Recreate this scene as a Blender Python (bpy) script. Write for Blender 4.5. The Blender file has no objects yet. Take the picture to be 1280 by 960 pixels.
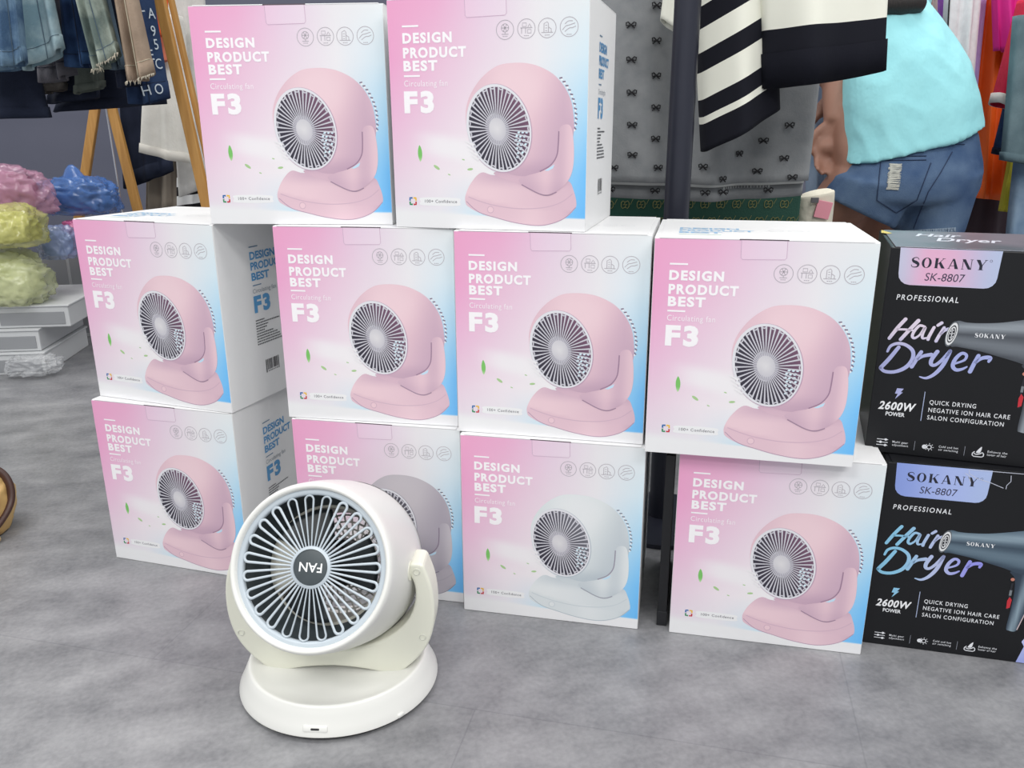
import bpy, bmesh, math, random
from mathutils import Vector, Matrix, noise
from mathutils.geometry import delaunay_2d_cdt
from mathutils.bvhtree import BVHTree
PI = math.pi
SC = bpy.context.scene
COL = SC.collection
random.seed(7)

# ------------------------------------------------------------------ camera
F_PX, PITCH, ROLL, CAM_H = 1029.344, .301, -.0038, .6948
_f = Vector((0, math.cos(PITCH), -math.sin(PITCH)))
_r0 = Vector((1, 0, 0)); _u0 = _r0.cross(_f)
_r = _r0 * math.cos(ROLL) + _u0 * math.sin(ROLL)
_u = -_r0 * math.sin(ROLL) + _u0 * math.cos(ROLL)
EYE = Vector((0, 0, CAM_H))
cam_d = bpy.data.cameras.new('camera'); cam = bpy.data.objects.new('camera', cam_d); COL.objects.link(cam)
cam_d.sensor_width = 36; cam_d.lens = F_PX / 1280 * 36; cam_d.clip_start = .02
M = Matrix((( _r.x, _u.x, -_f.x, 0), (_r.y, _u.y, -_f.y, 0), (_r.z, _u.z, -_f.z, CAM_H), (0, 0, 0, 1)))
cam.matrix_world = M
SC.camera = cam
def ray(px, py): return _f + _r * ((px - 640) / F_PX) - _u * ((py - 480) / F_PX)
def at(px, py, Y):                      # the point at distance Y (metres along the floor) seen at a pixel
    d = ray(px, py); return EYE + d * (Y / d.y)
def on_floor(px, py, z=0):
    d = ray(px, py); return EYE + d * ((z - CAM_H) / d.z)

# ------------------------------------------------------------------ light
w = bpy.data.worlds.new('world'); SC.world = w; w.use_nodes = True
w.node_tree.nodes['Background'].inputs[0].default_value = (.95, .98, 1, 1)
w.node_tree.nodes['Background'].inputs[1].default_value = .45
SC.view_settings.view_transform = 'Standard'; SC.view_settings.look = 'None'
SC.view_settings.gamma = 1; SC.view_settings.use_curve_mapping = False
SC.view_settings.exposure = .43
def ceiling_light(x, y, z, sx, sy, e, col=(1, .985, .96)):
    d = bpy.data.lights.new('ceiling_light', 'AREA'); d.shape = 'RECTANGLE'; d.size = sx; d.size_y = sy
    d.energy = e; d.color = col
    o = bpy.data.objects.new('ceiling_light', d); o.location = (x, y, z); COL.objects.link(o)
for (x, y, e) in ((-1.3, -.9, 26), (1.3, -.9, 26), (-1.5, .9, 16), (1.2, .7, 16), (-1.6, 2.6, 16), (1.4, 2.9, 24), (0, -2.2, 34)):
    ceiling_light(x, y, 2.7, 1.2, .6, e)

# ------------------------------------------------------------------ helpers
def lin(c):
    out = []
    for v in c[:3]:
        v = v / 255
        out.append(v / 12.92 if v <= .04045 else ((v + .055) / 1.055) ** 2.4)
    return (out[0], out[1], out[2], 1)
def mix(a, b, t):
    t = max(0, min(1, t)); return tuple(x + (y - x) * t for x, y in zip(a, b))
def smooth(a, b, x):
    t = max(0, min(1, (x - a) / (b - a))); return t * t * (3 - 2 * t)
MATS = {}
def mat(name, col, rough=.5, metal=0, spec=.5, noise_amt=0, noise_scale=30, col2=None, bump=0, bump_scale=200, coat=0, stretch=None, vcol=False, sheen=0, trans=0, alpha=1):
    if name in MATS: return MATS[name]
    m = bpy.data.materials.new(name); m.use_nodes = True; MATS[name] = m
    nt = m.node_tree; b = nt.nodes['Principled BSDF']
    b.inputs['Base Color'].default_value = lin(col); b.inputs['Roughness'].default_value = rough
    b.inputs['Metallic'].default_value = metal; b.inputs['Specular IOR Level'].default_value = spec
    b.inputs['Coat Weight'].default_value = coat; b.inputs['Coat Roughness'].default_value = .15
    b.inputs['Sheen Weight'].default_value = sheen
    b.inputs['Transmission Weight'].default_value = trans; b.inputs['Alpha'].default_value = alpha
    tc = nt.nodes.new('ShaderNodeTexCoord')
    src = tc.outputs['Object']
    if stretch:
        mp = nt.nodes.new('ShaderNodeMapping'); mp.inputs['Scale'].default_value = stretch
        nt.links.new(src, mp.inputs[0]); src = mp.outputs[0]
    if col2 is not None:
        n = nt.nodes.new('ShaderNodeTexNoise'); n.inputs['Scale'].default_value = noise_scale; n.inputs['Detail'].default_value = 6
        nt.links.new(src, n.inputs[0])
        r = nt.nodes.new('ShaderNodeValToRGB'); r.color_ramp.elements[0].position = .5 - noise_amt; r.color_ramp.elements[1].position = .5 + noise_amt
        r.color_ramp.elements[0].color = lin(col); r.color_ramp.elements[1].color = lin(col2)
        nt.links.new(n.outputs[0], r.inputs[0]); nt.links.new(r.outputs[0], b.inputs['Base Color'])
    if vcol:
        a = nt.nodes.new('ShaderNodeVertexColor'); a.layer_name = 'Col'
        nt.links.new(a.outputs[0], b.inputs['Base Color'])
    if bump:
        n = nt.nodes.new('ShaderNodeTexNoise'); n.inputs['Scale'].default_value = bump_scale; n.inputs['Detail'].default_value = 4
        nt.links.new(src, n.inputs[0])
        bp = nt.nodes.new('ShaderNodeBump'); bp.inputs['Strength'].default_value = bump; bp.inputs['Distance'].default_value = .01
        nt.links.new(n.outputs[0], bp.inputs['Height']); nt.links.new(bp.outputs[0], b.inputs['Normal'])
    return m

class MB:
    """collects geometry, builds ONE mesh object"""
    def __init__(s): s.v = []; s.f = []; s.m = []; s.c = []; s.uv = []
    def add(s, verts, faces, mi=0, cols=None, uvs=None):
        o = len(s.v)
        s.v += [tuple(p) for p in verts]; s.f += [tuple(i + o for i in f) for f in faces]; s.m += [mi] * len(faces)
        s.c += list(cols) if cols else [(255, 255, 255)] * len(verts)
        s.uv += list(uvs) if uvs else [(0, 0)] * len(verts)
    def box(s, c, d, mi=0, R=None, bevel=0):
        bm = bmesh.new(); bmesh.ops.create_cube(bm, size=1)
        for p in bm.verts: p.co = Vector((p.co.x * d[0], p.co.y * d[1], p.co.z * d[2]))
        if bevel: bmesh.ops.bevel(bm, geom=bm.edges[:], offset=bevel, segments=2, profile=.5, affect='EDGES')
        if R: bmesh.ops.transform(bm, matrix=R.to_4x4(), verts=bm.verts)
        bm.verts.index_update()
        s.add([p.co + Vector(c) for p in bm.verts], [[q.index for q in f.verts] for f in bm.faces], mi); bm.free()
    def tube(s, pts, rad, n=10, mi=0, cap=True, ell=1.0):
        pts = [Vector(p) for p in pts]; k = len(pts)
        if not isinstance(rad, (list, tuple)): rad = [rad] * k
        V = []; up = None
        for i, p in enumerate(pts):
            d = (pts[min(i + 1, k - 1)] - pts[max(i - 1, 0)]).normalized()
            if up is None:
                up = Vector((0, 0, 1)) if abs(d.z) < .9 else Vector((0, 1, 0))
            a = d.cross(up)
            if a.length < 1e-4: a = d.cross(Vector((1, 0, 0)))
            a.normalize(); b = a.cross(d).normalized(); up = b
            for j in range(n):
                t = 2 * PI * j / n; V.append(p + a * (rad[i] * math.cos(t)) + b * (rad[i] * ell * math.sin(t)))
        Fc = [(i * n + j, i * n + (j + 1) % n, (i + 1) * n + (j + 1) % n, (i + 1) * n + j) for i in range(k - 1) for j in range(n)]
        if cap: Fc += [tuple(range(n))[::-1], tuple(range((k - 1) * n, k * n))]
        s.add(V, Fc, mi)
    def lathe(s, prof, n=64, mi=0, T=None, sx=1, sy=1, closed=False):
        V = []; k = len(prof)
        for (r, z) in prof:
            for j in range(n):
                t = 2 * PI * j / n; p = Vector((r * sx * math.cos(t), r * sy * math.sin(t), z)); V.append(T @ p if T else p)
        rng = range(k) if closed else range(k - 1)
        Fc = [(i * n + j, i * n + (j + 1) % n, ((i + 1) % k) * n + (j + 1) % n, ((i + 1) % k) * n + j) for i in rng for j in range(n)]
        s.add(V, Fc, mi)
    def prism(s, poly, z0, z1, mi=0, T=None):
        """poly in xy extruded z0..z1"""
        n = len(poly); V = [Vector((x, y, z0)) for x, y in poly] + [Vector((x, y, z1)) for x, y in poly]
        if T: V = [T @ p for p in V]
        s.add(V, [tuple(range(n))[::-1], tuple(range(n, 2 * n))] + [(i, (i + 1) % n, n + (i + 1) % n, n + i) for i in range(n)], mi)
    def build(s, name, mats, parent=None, smooth_=False, col=False, bevel=0, solid=0, sub=0, autos=None, uv=False, tri=False):
        me = bpy.data.meshes.new(name); me.from_pydata(s.v, [], s.f)
        if not isinstance(mats, (list, tuple)): mats = [mats]
        for m in mats: me.materials.append(m)
        me.polygons.foreach_set('material_index', s.m)
        if col:
            a = me.color_attributes.new('Col', 'FLOAT_COLOR', 'POINT')
            flat = []
            for c in s.c: flat += lin(c)
            a.data.foreach_set('color', flat)
        if uv:
            l = me.uv_layers.new(name='UVMap')
            for lp in me.loops: l.data[lp.index].uv = s.uv[lp.vertex_index]
        me.update()
        bm = bmesh.new(); bm.from_mesh(me); bmesh.ops.recalc_face_normals(bm, faces=bm.faces) if not tri else None; bm.to_mesh(me); bm.free()
        if smooth_:
            me.polygons.foreach_set('use_smooth', [True] * len(me.polygons))
            if autos: me.set_sharp_from_angle(angle=math.radians(autos))
        o = bpy.data.objects.new(name, me); COL.objects.link(o)
        if parent: o.parent = parent
        if bevel:
            b = o.modifiers.new('bevel', 'BEVEL'); b.width = bevel; b.segments = 3; b.limit_method = 'ANGLE'; b.angle_limit = math.radians(40)
        if solid:
            b = o.modifiers.new('solid', 'SOLIDIFY'); b.thickness = solid; b.offset = -1
        if sub:
            b = o.modifiers.new('sub', 'SUBSURF'); b.levels = sub; b.render_levels = sub
        return o
def empty(name, loc=(0, 0, 0), rz=0):
    o = bpy.data.objects.new(name, None); COL.objects.link(o); o.location = loc; o.rotation_euler = (0, 0, rz); o.empty_display_size = .05
    return o
def join(o, p):
    """takes mesh object p into o (modifiers of both applied)"""
    dg = bpy.context.evaluated_depsgraph_get(); dg.update()
    bm = bmesh.new(); mats = []
    for q in (o, p):
        me = bpy.data.meshes.new_from_object(q.evaluated_get(dg), depsgraph=dg); off = len(mats); mats += list(me.materials)
        n0 = len(bm.faces); bm.from_mesh(me); bm.faces.ensure_lookup_table()
        for f in bm.faces[n0:]: f.material_index += off
    me = bpy.data.meshes.new(o.name); bm.to_mesh(me); bm.free()
    for m in mats: me.materials.append(m)
    o.modifiers.clear(); o.data = me; bpy.data.objects.remove(p); return o
def tag(o, label=None, cat=None, group=None, kind=None):
    if label: o['label'] = label
    if cat: o['category'] = cat
    if group: o['group'] = group
    if kind: o['kind'] = kind
    return o
def copy_tree(o, parent=None):
    c = o.copy(); COL.objects.link(c); c.parent = parent
    for ch in o.children: copy_tree(ch, c)
    return c
def spline(P, closed=True, k=5):
    n = len(P); out = []
    rng = range(n) if closed else range(n - 1)
    for i in rng:
        g = (lambda j: P[j % n]) if closed else (lambda j: P[max(0, min(n - 1, j))])
        p0, p1, p2, p3 = g(i - 1), g(i), g(i + 1), g(i + 2)
        for q in range(k):
            t = q / k
            out.append(tuple(.5 * (2 * b + (c - a) * t + (2 * a - 5 * b + 4 * c - d) * t * t + (3 * b - a - 3 * c + d) * t ** 3) for a, b, c, d in zip(p0, p1, p2, p3)))
    if not closed: out.append(tuple(P[-1]))
    return out
def inside(p, poly):
    x, y = p; r = False; j = len(poly) - 1
    for i in range(len(poly)):
        a, b = poly[i], poly[j]
        if (a[1] > y) != (b[1] > y) and x < (b[0] - a[0]) * (y - a[1]) / (b[1] - a[1]) + a[0]: r = not r
        j = i
    return r

# ---- flat printed artwork: coordinates in millimetres on a face, mapped onto the box
def front_map(x, y, z): return (x / 1000, -z / 1000, y / 1000)
class Art(MB):
    def __init__(s, fmap): super().__init__(); s.fm = fmap
    def P(s, pts, z): return [s.fm(x, y, z) for x, y in pts]
    def fill(s, poly, z, colf, mi=0, step=7):
        pts = [Vector(p) for p in poly]; n = len(pts)
        if step:
            x0, x1 = min(p[0] for p in poly), max(p[0] for p in poly); y0, y1 = min(p[1] for p in poly), max(p[1] for p in poly)
            y = y0 + step / 2
            while y < y1:
                x = x0 + step / 2
                while x < x1:
                    if inside((x, y), poly): pts.append(Vector((x, y)))
                    x += step
                y += step
        vs, _, fs, *_ = delaunay_2d_cdt(pts, [(i, (i + 1) % n) for i in range(n)], [], 2 if False else 0, 1e-5)
        fs = [f for f in fs if inside((sum(vs[i].x for i in f) / len(f), sum(vs[i].y for i in f) / len(f)), poly)]
        cf = colf if callable(colf) else (lambda u, v: colf)
        s.add(s.P([(v.x, v.y) for v in vs], z), fs, mi, [cf(v.x, v.y) for v in vs])
    def line(s, pts, wd, z, colf, mi=0, closed=False, round_=True):
        """ribbon along a 2-D polyline; wd a number or one width per point"""
        n = len(pts); cf = colf if callable(colf) else (lambda u, v: colf)
        if not isinstance(wd, (list, tuple)): wd = [wd] * n
        V = []
        for i in range(n):
            a = pts[(i - 1) % n] if closed else pts[max(i - 1, 0)]; b = pts[(i + 1) % n] if closed else pts[min(i + 1, n - 1)]
            d = Vector((b[0] - a[0], b[1] - a[1])); d = d.normalized() if d.length > 1e-9 else Vector((1, 0))
            q = Vector((-d.y, d.x)) * wd[i] / 2
            V += [(pts[i][0] + q.x, pts[i][1] + q.y), (pts[i][0] - q.x, pts[i][1] - q.y)]
        k = n if closed else n - 1
        s.add(s.P(V, z), [(2 * i, 2 * i + 1, (2 * i + 3) % (2 * n), (2 * i + 2) % (2 * n)) for i in range(k)], mi, [cf(*p) for p in V])
        if round_ and not closed:
            for e in (0, n - 1): s.disc(pts[e], wd[e] / 2, z + .004, colf, mi, n=12)
    def disc(s, c, r, z, colf, mi=0, n=32, ry=None, rot=0):
        ry = r if ry is None else ry; cf = colf if callable(colf) else (lambda u, v: colf)
        P = [ell(c, r, ry, rot, 2 * PI * i / n) for i in range(n)]
        V = [tuple(c)] + P
        s.add(s.P(V, z), [(0, 1 + i, 1 + (i + 1) % n) for i in range(n)], mi, [cf(*p) for p in V])
    def ring(s, c, r, wd, z, colf, mi=0, n=40): s.line([(c[0] + r * math.cos(2 * PI * i / n), c[1] + r * math.sin(2 * PI * i / n)) for i in range(n)], wd, z, colf, mi, True)
    def text(s, body, x, y, h, wd, z, colf, mi=0, bold=.0, shear=0, space=1.0, xf=None):
        """text with its baseline at y, capitals h high and wd wide in all"""
        me = text_mesh(body, bold, shear, space)
        xs = [v[0] for v in me[0]]; x0, x1 = min(xs), max(xs); k = wd / (x1 - x0); kh = h / CAP
        cf = colf if callable(colf) else (lambda u, v: colf)
        V = [(x + (v[0] - x0) * k, y + v[1] * kh) for v in me[0]]
        if xf: V = [xf(*p) for p in V]
        s.add(s.P(V, z), me[1], mi, [cf(*p) for p in V])
def ell(c, rx, ry, rot, t):
    a, b = rx * math.cos(t), ry * math.sin(t); return (c[0] + a * math.cos(rot) - b * math.sin(rot), c[1] + a * math.sin(rot) + b * math.cos(rot))
_TX = {}
def text_mesh(body, bold, shear, space=1.0):
    key = (body, bold, shear, space)
    if key in _TX: return _TX[key]
    c = bpy.data.curves.new('t', 'FONT'); c.body = body; c.offset = bold; c.shear = shear; c.resolution_u = 3; c.space_character = space
    o = bpy.data.objects.new('t', c); COL.objects.link(o)
    dg = bpy.context.evaluated_depsgraph_get(); me = bpy.data.meshes.new_from_object(o.evaluated_get(dg), depsgraph=dg)
    r = ([tuple(v.co) for v in me.vertices], [tuple(p.vertices) for p in me.polygons])
    bpy.data.objects.remove(o); bpy.data.curves.remove(c); bpy.data.meshes.remove(me)
    _TX[key] = r; return r
CAP = max(v[1] for v in text_mesh('E', 0, 0)[0])

# ------------------------------------------------------------------ setting
def floor_material():
    m = bpy.data.materials.new('grey_concrete_vinyl'); m.use_nodes = True; nt = m.node_tree; b = nt.nodes['Principled BSDF']; L = nt.links
    tc = nt.nodes.new('ShaderNodeTexCoord')
    mp = nt.nodes.new('ShaderNodeMapping'); mp.inputs['Rotation'].default_value = (0, 0, -.23); L.new(tc.outputs['Object'], mp.inputs[0])
    n1 = nt.nodes.new('ShaderNodeTexNoise'); n1.inputs['Scale'].default_value = 15; n1.inputs['Detail'].default_value = 9; n1.inputs['Roughness'].default_value = .62; L.new(mp.outputs[0], n1.inputs[0])
    mp2 = nt.nodes.new('ShaderNodeMapping'); mp2.inputs['Scale'].default_value = (1, 3, 1); L.new(mp.outputs[0], mp2.inputs[0])
    n2 = nt.nodes.new('ShaderNodeTexNoise'); n2.inputs['Scale'].default_value = 5; n2.inputs['Detail'].default_value = 5; L.new(mp2.outputs[0], n2.inputs[0])
    n3 = nt.nodes.new('ShaderNodeTexNoise'); n3.inputs['Scale'].default_value = 140; n3.inputs['Detail'].default_value = 3; L.new(mp.outputs[0], n3.inputs[0])
    a = nt.nodes.new('ShaderNodeMath'); a.operation = 'ADD'; L.new(n1.outputs[0], a.inputs[0]); L.new(n2.outputs[0], a.inputs[1])
    a2 = nt.nodes.new('ShaderNodeMath'); a2.operation = 'MULTIPLY_ADD'; L.new(n3.outputs[0], a2.inputs[0]); a2.inputs[1].default_value = .55; L.new(a.outputs[0], a2.inputs[2])
    r = nt.nodes.new('ShaderNodeValToRGB'); e = r.color_ramp.elements
    h = nt.nodes.new('ShaderNodeMath'); h.operation = 'MULTIPLY'; h.inputs[1].default_value = .5; L.new(a2.outputs[0], h.inputs[0])
    e[0].position = .41; e[0].color = lin((97, 98, 102)); e[1].position = .88; e[1].color = lin((158, 158, 160))
    L.new(h.outputs[0], r.inputs[0])
    br = nt.nodes.new('ShaderNodeTexBrick'); br.inputs['Scale'].default_value = 1; br.inputs['Brick Width'].default_value = .92; br.inputs['Row Height'].default_value = .46
    br.inputs['Mortar Size'].default_value = .0011; br.inputs['Mortar Smooth'].default_value = .2
    br.inputs['Color1'].default_value = (1, 1, 1, 1); br.inputs['Color2'].default_value = (.955, .955, .97, 1); br.inputs['Mortar'].default_value = (.83, .83, .85, 1)
    mp3 = nt.nodes.new('ShaderNodeMapping'); mp3.inputs['Rotation'].default_value = (0, 0, .232 - PI / 2 + PI / 2); mp3.inputs['Location'].default_value = (.245, .09, 0); L.new(tc.outputs['Object'], mp3.inputs[0])
    L.new(mp3.outputs[0], br.inputs[0])
    mx = nt.nodes.new('ShaderNodeMixRGB'); mx.blend_type = 'MULTIPLY'; mx.inputs[0].default_value = 1; L.new(r.outputs[0], mx.inputs[1]); L.new(br.outputs[0], mx.inputs[2])
    L.new(mx.outputs[0], b.inputs['Base Color'])
    rr = nt.nodes.new('ShaderNodeMapRange'); rr.inputs[3].default_value = .32; rr.inputs[4].default_value = .52; L.new(n1.outputs[0], rr.inputs[0]); L.new(rr.outputs[0], b.inputs['Roughness'])
    bp = nt.nodes.new('ShaderNodeBump'); bp.inputs['Strength'].default_value = .04; bp.inputs['Distance'].default_value = .01; L.new(n3.outputs[0], bp.inputs['Height']); L.new(bp.outputs[0], b.inputs['Normal'])
    return m
mb = MB(); mb.add([(-4, -2, 0), (4, -2, 0), (4, 4.2, 0), (-4, 4.2, 0)], [(0, 1, 2, 3)])
tag(mb.build('floor', floor_material()), kind='structure')
WALLM = mat('slate_wall', (92, 95, 112), .7, col2=(104, 106, 122), noise_amt=.3, noise_scale=1.5)
mb = MB(); mb.box((0, 4.25, 1.4), (8, .1, 2.8)); tag(mb.build('wall_back', WALLM), kind='structure')
mb = MB(); mb.box((0, 4.19, .05), (8, .02, .1)); tag(mb.build('baseboard_back', mat('baseboard', (60, 60, 68), .5), bevel=.003), kind='structure')

# ------------------------------------------------------------------ fan boxes
BW, BD, BH = .260, .2159, .2833
CARD = mat('white_card', (232, 232, 233), .45, bump=.05, bump_scale=60)
CARDEDGE = mat('card_fold', (206, 204, 203), .6)
PRINT = mat('gloss_print', (255, 255, 255), .32, vcol=True, coat=.08)
INKW = mat('white_ink', (250, 248, 250), .4)
def table(u, v):
    us = (0, .25, .5, .75, 1); vs = (0, .07, .25, .5, .75, 1)
    T = (((230, 226, 232), (232, 234, 238), (212, 234, 244), (180, 222, 248), (134, 204, 252)),
         ((232, 222, 232), (234, 232, 238), (206, 232, 245), (160, 216, 249), (108, 190, 252)),
         ((234, 208, 225), (241, 230, 238), (242, 240, 242), (206, 232, 246), (118, 196, 252)),
         ((236, 186, 216), (236, 210, 227), (240, 232, 238), (232, 237, 242), (172, 219, 248)),
         ((238, 166, 206), (235, 194, 218), (235, 217, 230), (237, 235, 239), (216, 236, 246)),
         ((238, 166, 204), (236, 175, 209), (231, 206, 226), (235, 232, 236), (233, 238, 240)))
    u = max(0, min(.9999, u)) * 4; i = int(u); fu = u - i
    j = 0
    while j < 4 and v > vs[j + 1]: j += 1
    fv = max(0, min(1, (v - vs[j]) / (vs[j + 1] - vs[j])))
    return mix(mix(T[j][i], T[j][i + 1], fu), mix(T[j + 1][i], T[j + 1][i + 1], fu), fv)
def panel_col(x, y):
    c = table(x / 260, y / 283)
    # the printed air stream blowing out of the fan
    d = abs(y - (114 - (x - 20) * .17)) / (19 + .04 * x); c = mix(c, (244, 243, 245), .75 * smooth(1.0, .2, d) * smooth(18, 70, x) * smooth(150, 105, x))
    fl = 16.5 + 2 * (1 - x / 260)
    k = smooth(fl + 1 + 14 * max(0, 1 - x / 120), fl - 1, y)
    return mix(c, (238, 238, 240), k)
def fan_front(kind):
    """the printed front: background and the picture of the fan"""
    a = Art(front_map)
    nx, ny = 53, 60; V = []; C = []
    ys = [283 * j / ny for j in range(ny + 1)]; ys += [14.5, 15.5, 16.5, 17.5, 18.5, 19.5, 20.5]; ys = sorted(ys); ny = len(ys) - 1
    for y in ys:
        for i in range(nx + 1):
            x = .6 + 258.8 * i / nx; yy = .6 + y * 281.0 / 283; V.append((x, min(yy, 281.6))); C.append(panel_col(x, y))
    a.add(a.P(V, .25), [(j * (nx + 1) + i, j * (nx + 1) + i + 1, (j + 1) * (nx + 1) + i + 1, (j + 1) * (nx + 1) + i) for j in range(ny) for i in range(nx)], 0, C)
    tint = {'pink': ((240, 210, 218), (232, 198, 209), (204, 172, 192), (184, 152, 176)),
            'white': ((234, 237, 239), (224, 230, 232), (196, 205, 212), (176, 188, 198)),
            'grey': ((206, 200, 206), (196, 190, 198), (172, 165, 178), (150, 146, 162))}[kind]
    hi, md, lo, dk = tint
    base = spline([(139, 70), (122, 73), (108, 60), (100, 44), (100, 34), (104, 29), (118, 22), (143, 15), (167, 9.5), (194, 6.5), (214, 9), (233, 17), (245, 28), (248, 36), (244, 52), (236, 64), (210, 62), (170, 74)])
    def basec(u, v):
        lower = smooth(41 + (u - 103) * -.12 + 5 * ((u - 174) / 72) ** 2, 37 + (u - 103) * -.12 + 5 * ((u - 174) / 72) ** 2, v)
        c = mix(mix(hi, md, .3), mix(md, lo, .45), smooth(120, 235, u) * .8)
        c = mix(c, mix(lo, dk, .2), smooth(80, 150, u) * smooth(50, 70, v) * .7)
        c2 = mix(mix(md, lo, .25), hi, math.exp(-((u - 190) / 22) ** 2) * .7)
        c2 = mix(c2, dk, smooth(225, 248, u) * .4)
        return mix(c, c2, lower * .75)
    a.fill(base, .32, basec, step=4)
    a.line(spline([(101, 36), (118, 22.5), (143, 15.4), (167, 10), (194, 7), (214, 9.4), (233, 17.4), (247, 31)], False), 1.0, .34, dk, round_=False)
    a.line(spline([(104, 42), (118, 37), (140, 31.5), (172, 28), (205, 30), (228, 37), (243, 48)], False), [.5, .9, 1.2, 1.3, 1.3, 1.2, .9] and 1.2, .345, mix(md, lo, .75), round_=False)
    # yoke behind and under the head
    yk = spline([(139, 73), (160, 76), (185, 74), (205, 76), (222, 84), (226, 60), (210, 46), (190, 52), (170, 60), (150, 66)])
    a.fill(yk, .38, lambda u, v: mix(mix(md, lo, .5), dk, smooth(64, 82, v) * .55 + smooth(160, 215, u) * .15), step=4)
    # shadowed blue gap and back vents on the rim
    for k in range(12):
        t = .78 - k * .085; c = (174, 139); p = ell(c, 70, 67, 0, t); q = ell(c, 73.2, 70.2, 0, t - .03)
        a.line([p, q], 1.6, .36, mix(dk, (60, 50, 70), .45), round_=False)
        a.disc(ell(c, 71.2, 68.2, 0, t - .05), 1.3, .365, (244, 246, 250), n=8)
    body = spline([(165, 205), (184, 204), (200, 199.5), (216, 191), (229, 178), (238, 162), (242, 145), (243, 124), (238, 102), (227, 84), (213, 75), (199, 71), (181, 69), (162, 71), (142, 80), (122, 95), (109, 112), (103, 130), (103, 152), (111, 172), (126, 190), (145, 202)])
    def bodyc(u, v):
        d = math.hypot((u - 168) / 60, (v - 176) / 55)
        c = mix(hi, md, smooth(.2, 1.0, d)); s_ = smooth(180, 240, u + (139 - v) * .35)
        c = mix(c, lo, s_ * .95); c = mix(c, dk, smooth(96, 72, v) * .6); c = mix(c, mix(hi, md, .4), smooth(228, 243, u) * smooth(120, 160, v) * .4)
        return mix(c, mix(md, lo, .5), smooth(150, 108, u) * smooth(150, 185, v) * .3)
    a.fill(body, .42, bodyc, step=5)
    # front ring, dark opening, spokes
    c = (146.5, 127); ROT = .27
    RX, RY = 40.3, 52.8
    a.disc(c, RX + 2.2, .47, mix(lo, dk, .6), n=64, ry=RY + 2.2, rot=ROT)
    a.disc((c[0] - .6, c[1] + .4), RX + 1.6, .50, (228, 228, 234), n=64, ry=RY + 1.4, rot=ROT)
    inner = {'pink': (118, 84, 108), 'white': (112, 112, 122), 'grey': (90, 88, 100)}[kind]
    a.disc(c, RX - 1.3, .54, lambda u, v: mix((52, 50, 64), inner, smooth(-20, 45, (u - 147) + .6 * (v - 127))), n=64, ry=RY - 1.6, rot=ROT)
    for k in range(28):
        i, j = k % 4, k // 4; x, y = 171 + i * 5.2 + (j % 2) * 1.5 - j * .6, 93 + j * 5.0
        if ((x - 147) / 38) ** 2 + ((y - 127) / 49) ** 2 < 1 and x > 168: a.fill([(x - 2.4, y - 1), (x - .4, y + 1.9), (x + 2.4, y + 1.1), (x + .4, y - 1.8)], .56, (214, 236, 246), step=0)
    for k in range(46):
        t = 2 * PI * k / 46; p = ell(c, RX - 1.2, RY - 1.5, ROT, t); q = ell((144.5, 126.5), 9, 12, ROT, t)
        a.line([q, p], [1.0, 2.1], .58, (206, 205, 214), round_=False)
        if k % 2 == 0:
            p2 = ell(c, RX - 3.2, RY - 4, ROT, t + 2 * PI / 92); a.line([ell(c, RX - 2.2, RY - 2.8, ROT, t), p2, ell(c, RX - 2.2, RY - 2.8, ROT, t + 2 * PI / 46)], 1.6, .585, (206, 205, 214), round_=False)
    a.disc((144.5, 126.5), 15, .60, (150, 146, 158), n=32, ry=18.5, rot=ROT)
    for k in range(46):
        t = 2 * PI * k / 46; a.line([ell((144.5, 126.5), 10, 12.5, ROT, t), ell((144.5, 126.5), 16, 20, ROT, t)], 1.0, .61, (206, 205, 214), round_=False)
    a.disc((144.5, 126.5), 11, .62, lambda u, v: mix((228, 226, 228), (200, 198, 206), smooth(0, 16, math.hypot(u - 142, v - 130))), n=32, ry=14, rot=ROT)
    # near arm
    arm = spline([(232, 132), (227, 130), (224.5, 124), (224, 108), (222, 94), (214, 82), (200, 74.5), (184, 70), (172, 64), (182, 55), (198, 48.5), (210, 46.5), (226, 53), (238, 66), (243, 82), (243.5, 104), (241, 124), (237.5, 131)])
    a.fill(arm, .52, lambda u, v: mix(mix(hi, md, .6), mix(lo, dk, .3), smooth(205, 224, u) * smooth(242, 226, u) * .55 + smooth(215, 180, u) * .6 + smooth(70, 48, v) * .3), step=4)
    a.line(spline([(224, 124), (223.5, 108), (221.5, 94), (213.5, 82.5), (200, 75)], False), 1.6, .53, mix(dk, (120, 90, 115), .4), round_=False)
    a.line(spline([(176, 58.5), (198, 47.8), (211, 45.6), (222, 50)], False), 1.4, .53, mix(dk, (110, 90, 110), .3), round_=False)
    a.fill([(206, 76), (219, 84), (217, 79), (211, 76)], .535, (196, 226, 246), step=0)
    # little white air streaks in front of the ring, knob, leaves
    for k in range(4):
        x = 100 + k * 3; y = 112 - k * 6; a.line([(x, y), (x + 13 - k, y - 5)], [1, 3.4], .64, (240, 238, 241), round_=False)
    a.ring((134, 26), 4.2, 1.0, .36, mix(md, dk, .45))
    a.disc((134, 26), 3.8, .35, mix(md, hi, .5), n=20)
    a.fill(spline([(38, 107), (41, 100), (41, 92), (38.5, 86), (36, 92), (35.5, 100)]), .3, lambda u, v: mix((124, 196, 104), (206, 228, 190), smooth(94, 84, v)), step=0)
    for (x, y, r, s_) in ((61, 79, 5, .5), (78, 70, 2, .3), (107, 77, 4, -.1), (98, 89, 2, .2)):
        P = [ell((x, y), r, r * .38, -s_ * 1.2, 2 * PI * i / 10) for i in range(10)]; a.fill(P, .3, mix((150, 196, 120), (232, 232, 230), .25), step=0)
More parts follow.
